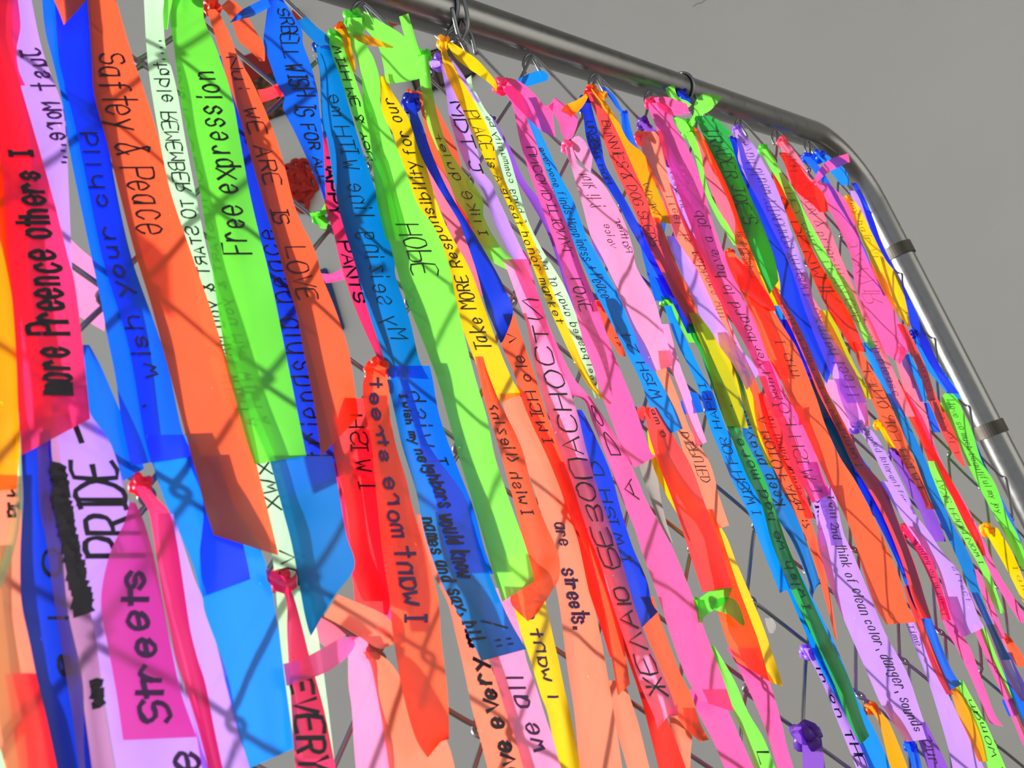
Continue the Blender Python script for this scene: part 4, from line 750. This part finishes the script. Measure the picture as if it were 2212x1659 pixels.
R('hotpink', 'crimson ribbon lettered EVERY in capitals, tied with a dark red knot', 20,
  [(1262, 600, 622), (1297, 619, 637), (1360, 620, 654), (1424, 623, 670), (1487, 627, 688), (1550, 631, 704), (1643, 637, 722), (1700, 640, 732)], [('EVERYONE', 1468, 1800, .12, .85, INK, 1.5)], K=[(606, 1256, 25)], tails=[(22, [(574, 1230, 578, 1256), (598, 1238, 602, 1278), (624, 1250, 622, 1282), (640, 1236, 642, 1268)])])
# right of centre, lower half
R('coral', 'broad coral red ribbon with a rolled top edge right of the Cyrillic ribbon', 23,
  [(880, 1390, 1418), (948, 1408, 1455), (1009, 1430, 1489), (1087, 1455, 1522), (1187, 1487, 1557), (1254, 1509, 1577), (1517, 1279, 1584, 1270)], [('am o', 885, 950, .5, .8, INK, .7)], tails=[(18, [(1376, 882, 1376, 900), (1392, 876, 1392, 910)])])
R('yellow', 'long yellow ribbon behind the coral one, ending in a sharp tip', 13,
  [(930, 1398, 1416), (1000, 1411, 1442), (1067, 1438, 1485), (1140, 1480, 1558), (1218, 1515, 1592), (1290, 1545, 1623), (1357, 1562, 1650), (1410, 1590, 1668), (1440, 1625, 1678), (1664, 1474, 1692, 1483)])
R('orange', 'orange red ribbon over the yellow tip with a slanted lower end', 18,
  [(1100, 1500, 1540), (1180, 1516, 1566), (1260, 1535, 1592), (1340, 1556, 1622), (1390, 1572, 1640), (1592, 1430, 1662, 1472)])
R('green', 'small green knotted ribbon with a sideways flap over the coral ribbon', 27, [(1296, 1498, 1512), (1320, 1504, 1520), (1345, 1508, 1518)], K=(1504, 1306, 13),
  tails=[(29, [(1506, 1296, 1512, 1340), (1532, 1278, 1536, 1322), (1560, 1270, 1562, 1306), (1582, 1270, 1574, 1294)]), (26, [(1532, 1300, 1544, 1318), (1566, 1290, 1574, 1328), (1592, 1300, 1598, 1348), (1610, 1348, 1606, 1352)])], curl=.4)
R('peach', 'peach ribbon lettered DISPUTED hanging above the clear wires', 14,
  [(760, 1404, 1424), (800, 1418, 1440), (860, 1440, 1464), (930, 1464, 1490), (1000, 1488, 1530), (1070, 1514, 1553), (1548, 1143, 1575, 1135)], [('DISPUTED', 935, 1045, .75, .3, INK, .65)])
R('ltpink', 'slim lilac pink ribbon falling right of the blue wish ribbon', 16, [(700, 1420, 1444), (785, 1446, 1466), (837, 1466, 1485), (888, 1483, 1502), (940, 1500, 1520), (1503, 966, 1527, 955)])
R('blue', 'small blue ribbon piece sticking out sideways above the clear wires', 4, [(1470, 868, 1476, 896), (1490, 848, 1494, 893), (1508, 850, 1520, 890)], curl=.4)
R('peach', 'peach ribbon at the bottom edge left of the red one', 10, [(1470, 1316, 1348), (1560, 1328, 1378), (1640, 1350, 1398), (1700, 1366, 1414)])
R('red', 'red ribbon lying along the left side of the Cyrillic ribbon near the bottom', 15, [(1240, 1296, 1316), (1290, 1318, 1338), (1400, 1348, 1374), (1500, 1382, 1420), (1600, 1408, 1460), (1700, 1432, 1496)])
R('orange', 'orange ribbon right of the Cyrillic ribbon with forked lower ends', 19, [(1290, 1368, 1412), (1320, 1378, 1420), (1370, 1396, 1438), (1450, 1430, 1468), (1500, 1450, 1492), (1560, 1470, 1512), (1512, 1602, 1532, 1598)])
R('peach', 'small peach ribbon end under the forked orange one at the bottom', 9, [(1530, 1440, 1495), (1580, 1452, 1496), (1640, 1466, 1492), (1700, 1478, 1500)])
R('lime', 'lime ribbon lettered L at the bottom edge, right of centre', 16, [(1395, 1532, 1542), (1430, 1540, 1564), (1477, 1560, 1590), (1540, 1584, 1617), (1600, 1612, 1652), (1700, 1642, 1690)], [('L', 1625, 1660, .3, .9, INK, 1.0)])
R('pink', 'pink ribbon at the bottom edge left of the lime L ribbon', 12, [(1490, 1490, 1545), (1540, 1508, 1575), (1600, 1540, 1602), (1700, 1582, 1646)])
R('pink', 'bright pink ribbon below the sharp yellow tip, running to the bottom', 10, [(1400, 1570, 1630), (1430, 1588, 1636), (1470, 1608, 1661), (1560, 1648, 1688), (1620, 1668, 1702), (1700, 1690, 1728)])
R('clear', 'pale grey translucent ribbon between the pink A D O ribbon and the coral one', 8, [(985, 1376, 1404), (1030, 1390, 1418), (1080, 1406, 1428), (1130, 1424, 1440), (1172, 1444, 1453)])
R('green', 'green ribbon knotted at the wire below the BUNNIES ribbon, thin tail', 12, [(645, 1432, 1446), (660, 1446, 1464), (700, 1468, 1484), (740, 1488, 1504)], K=(1438, 650, 11))
R('orange', 'orange ribbon bunched at its knot left of the sky blue ribbon, smiling face', 10, [(648, 1284, 1304), (675, 1290, 1316), (710, 1304, 1334), (745, 1324, 1346), (770, 1340, 1352)], [(':)', 725, 755, .5, .8, INK, .7)], K=(1296, 664, 15))
R('ltpink', 'pale pink ribbon with a pen cross left of the purple pink wish ribbon', 11, [(640, 1532, 1552), (680, 1546, 1568), (720, 1560, 1584), (760, 1578, 1602), (800, 1598, 1620)], [('- +', 690, 740, .3, .7, INK, .6)])
R('hotpink', 'crimson pink ribbon piece beside the tip of the lime quiet ribbon', 11, [(540, 1112, 1130), (560, 1122, 1142), (590, 1134, 1148), (625, 1146, 1152)])
R('clear', 'clear plastic scrap wound on the wire near the yellow tip', 6, [(1335, 1652, 1668), (1350, 1655, 1676), (1368, 1662, 1674)], curl=.6)
# ribbons glimpsed between the others
R('pink', 'magenta pink strip showing between the peach robbers ribbon and the lavender flap', 9, [(400, 1424, 1440), (440, 1436, 1458), (520, 1464, 1492), (620, 1512, 1538), (700, 1548, 1568), (760, 1576, 1590)], [('mim', 640, 700, .2, .8, INKP, .5)])
R('rose', 'rose ribbon with a pen line running below the COMMUNITY ribbon', 13, [(590, 1708, 1726), (640, 1728, 1752), (700, 1756, 1790), (760, 1784, 1818), (860, 1832, 1864), (920, 1860, 1880)], [('I wonder', 760, 620, .8, .3, INK, .6)])
R('olive', 'yellow green ribbon bending across the pinks left of the QUIET ribbon', 16, [(670, 1770, 1786), (690, 1778, 1800), (740, 1795, 1822), (790, 1820, 1845), (830, 1844, 1868), (862, 1870, 1882)])
R('rose', 'rosy ribbon sliding between the red and crimson ribbons beside the short blue one', 11, [(750, 1925, 1942), (780, 1936, 1958), (860, 1962, 1990), (940, 1994, 2012), (1000, 2018, 2030)])
R('azure', 'thin light blue strip between the large red orange ribbon and the brown one', 12, [(620, 1650, 1658), (650, 1662, 1676), (720, 1698, 1718), (790, 1733, 1750), (830, 1752, 1764), (860, 1768, 1774)])
R('green', 'thin green strip with pen dots left of the brown strip', 11, [(820, 1744, 1756), (840, 1752, 1770), (900, 1775, 1798), (960, 1802, 1818), (1020, 1826, 1838), (1060, 1846, 1854)], [('. . .', 860, 980, .3, .7, INK, .6)])
R('mint', 'thin pale strip standing in for a lit ribbon edge under the golden yellow ribbon at far left', 16, [(940, 34, 44), (1000, 34, 46), (1060, 34, 46), (1150, 20, 40), (1230, -4, 18), (1300, -30, -12)])  # light on a ribbon edge, put in as its own pale strip
R('rose', 'salmon ribbon between the yellow Take MORE ribbon and the dark blue pointed one', 10, [(330, 908, 930), (350, 918, 942), (420, 938, 986), (480, 963, 1014), (540, 990, 1034), (590, 1018, 1050), (640, 1040, 1062)])
R('red', 'red ribbon tucked behind the orange MICH ribbon and the peach streets ribbon', 7, [(1000, 1170, 1205), (1080, 1196, 1240), (1160, 1225, 1275), (1240, 1258, 1300), (1330, 1290, 1322), (1420, 1318, 1345)])
R('pink', 'soft pink ribbon behind the lower half of the rosy coral I WISH ribbon', 6, [(930, 745, 800), (1050, 765, 828), (1180, 785, 848), (1290, 802, 864), (1370, 815, 868)])
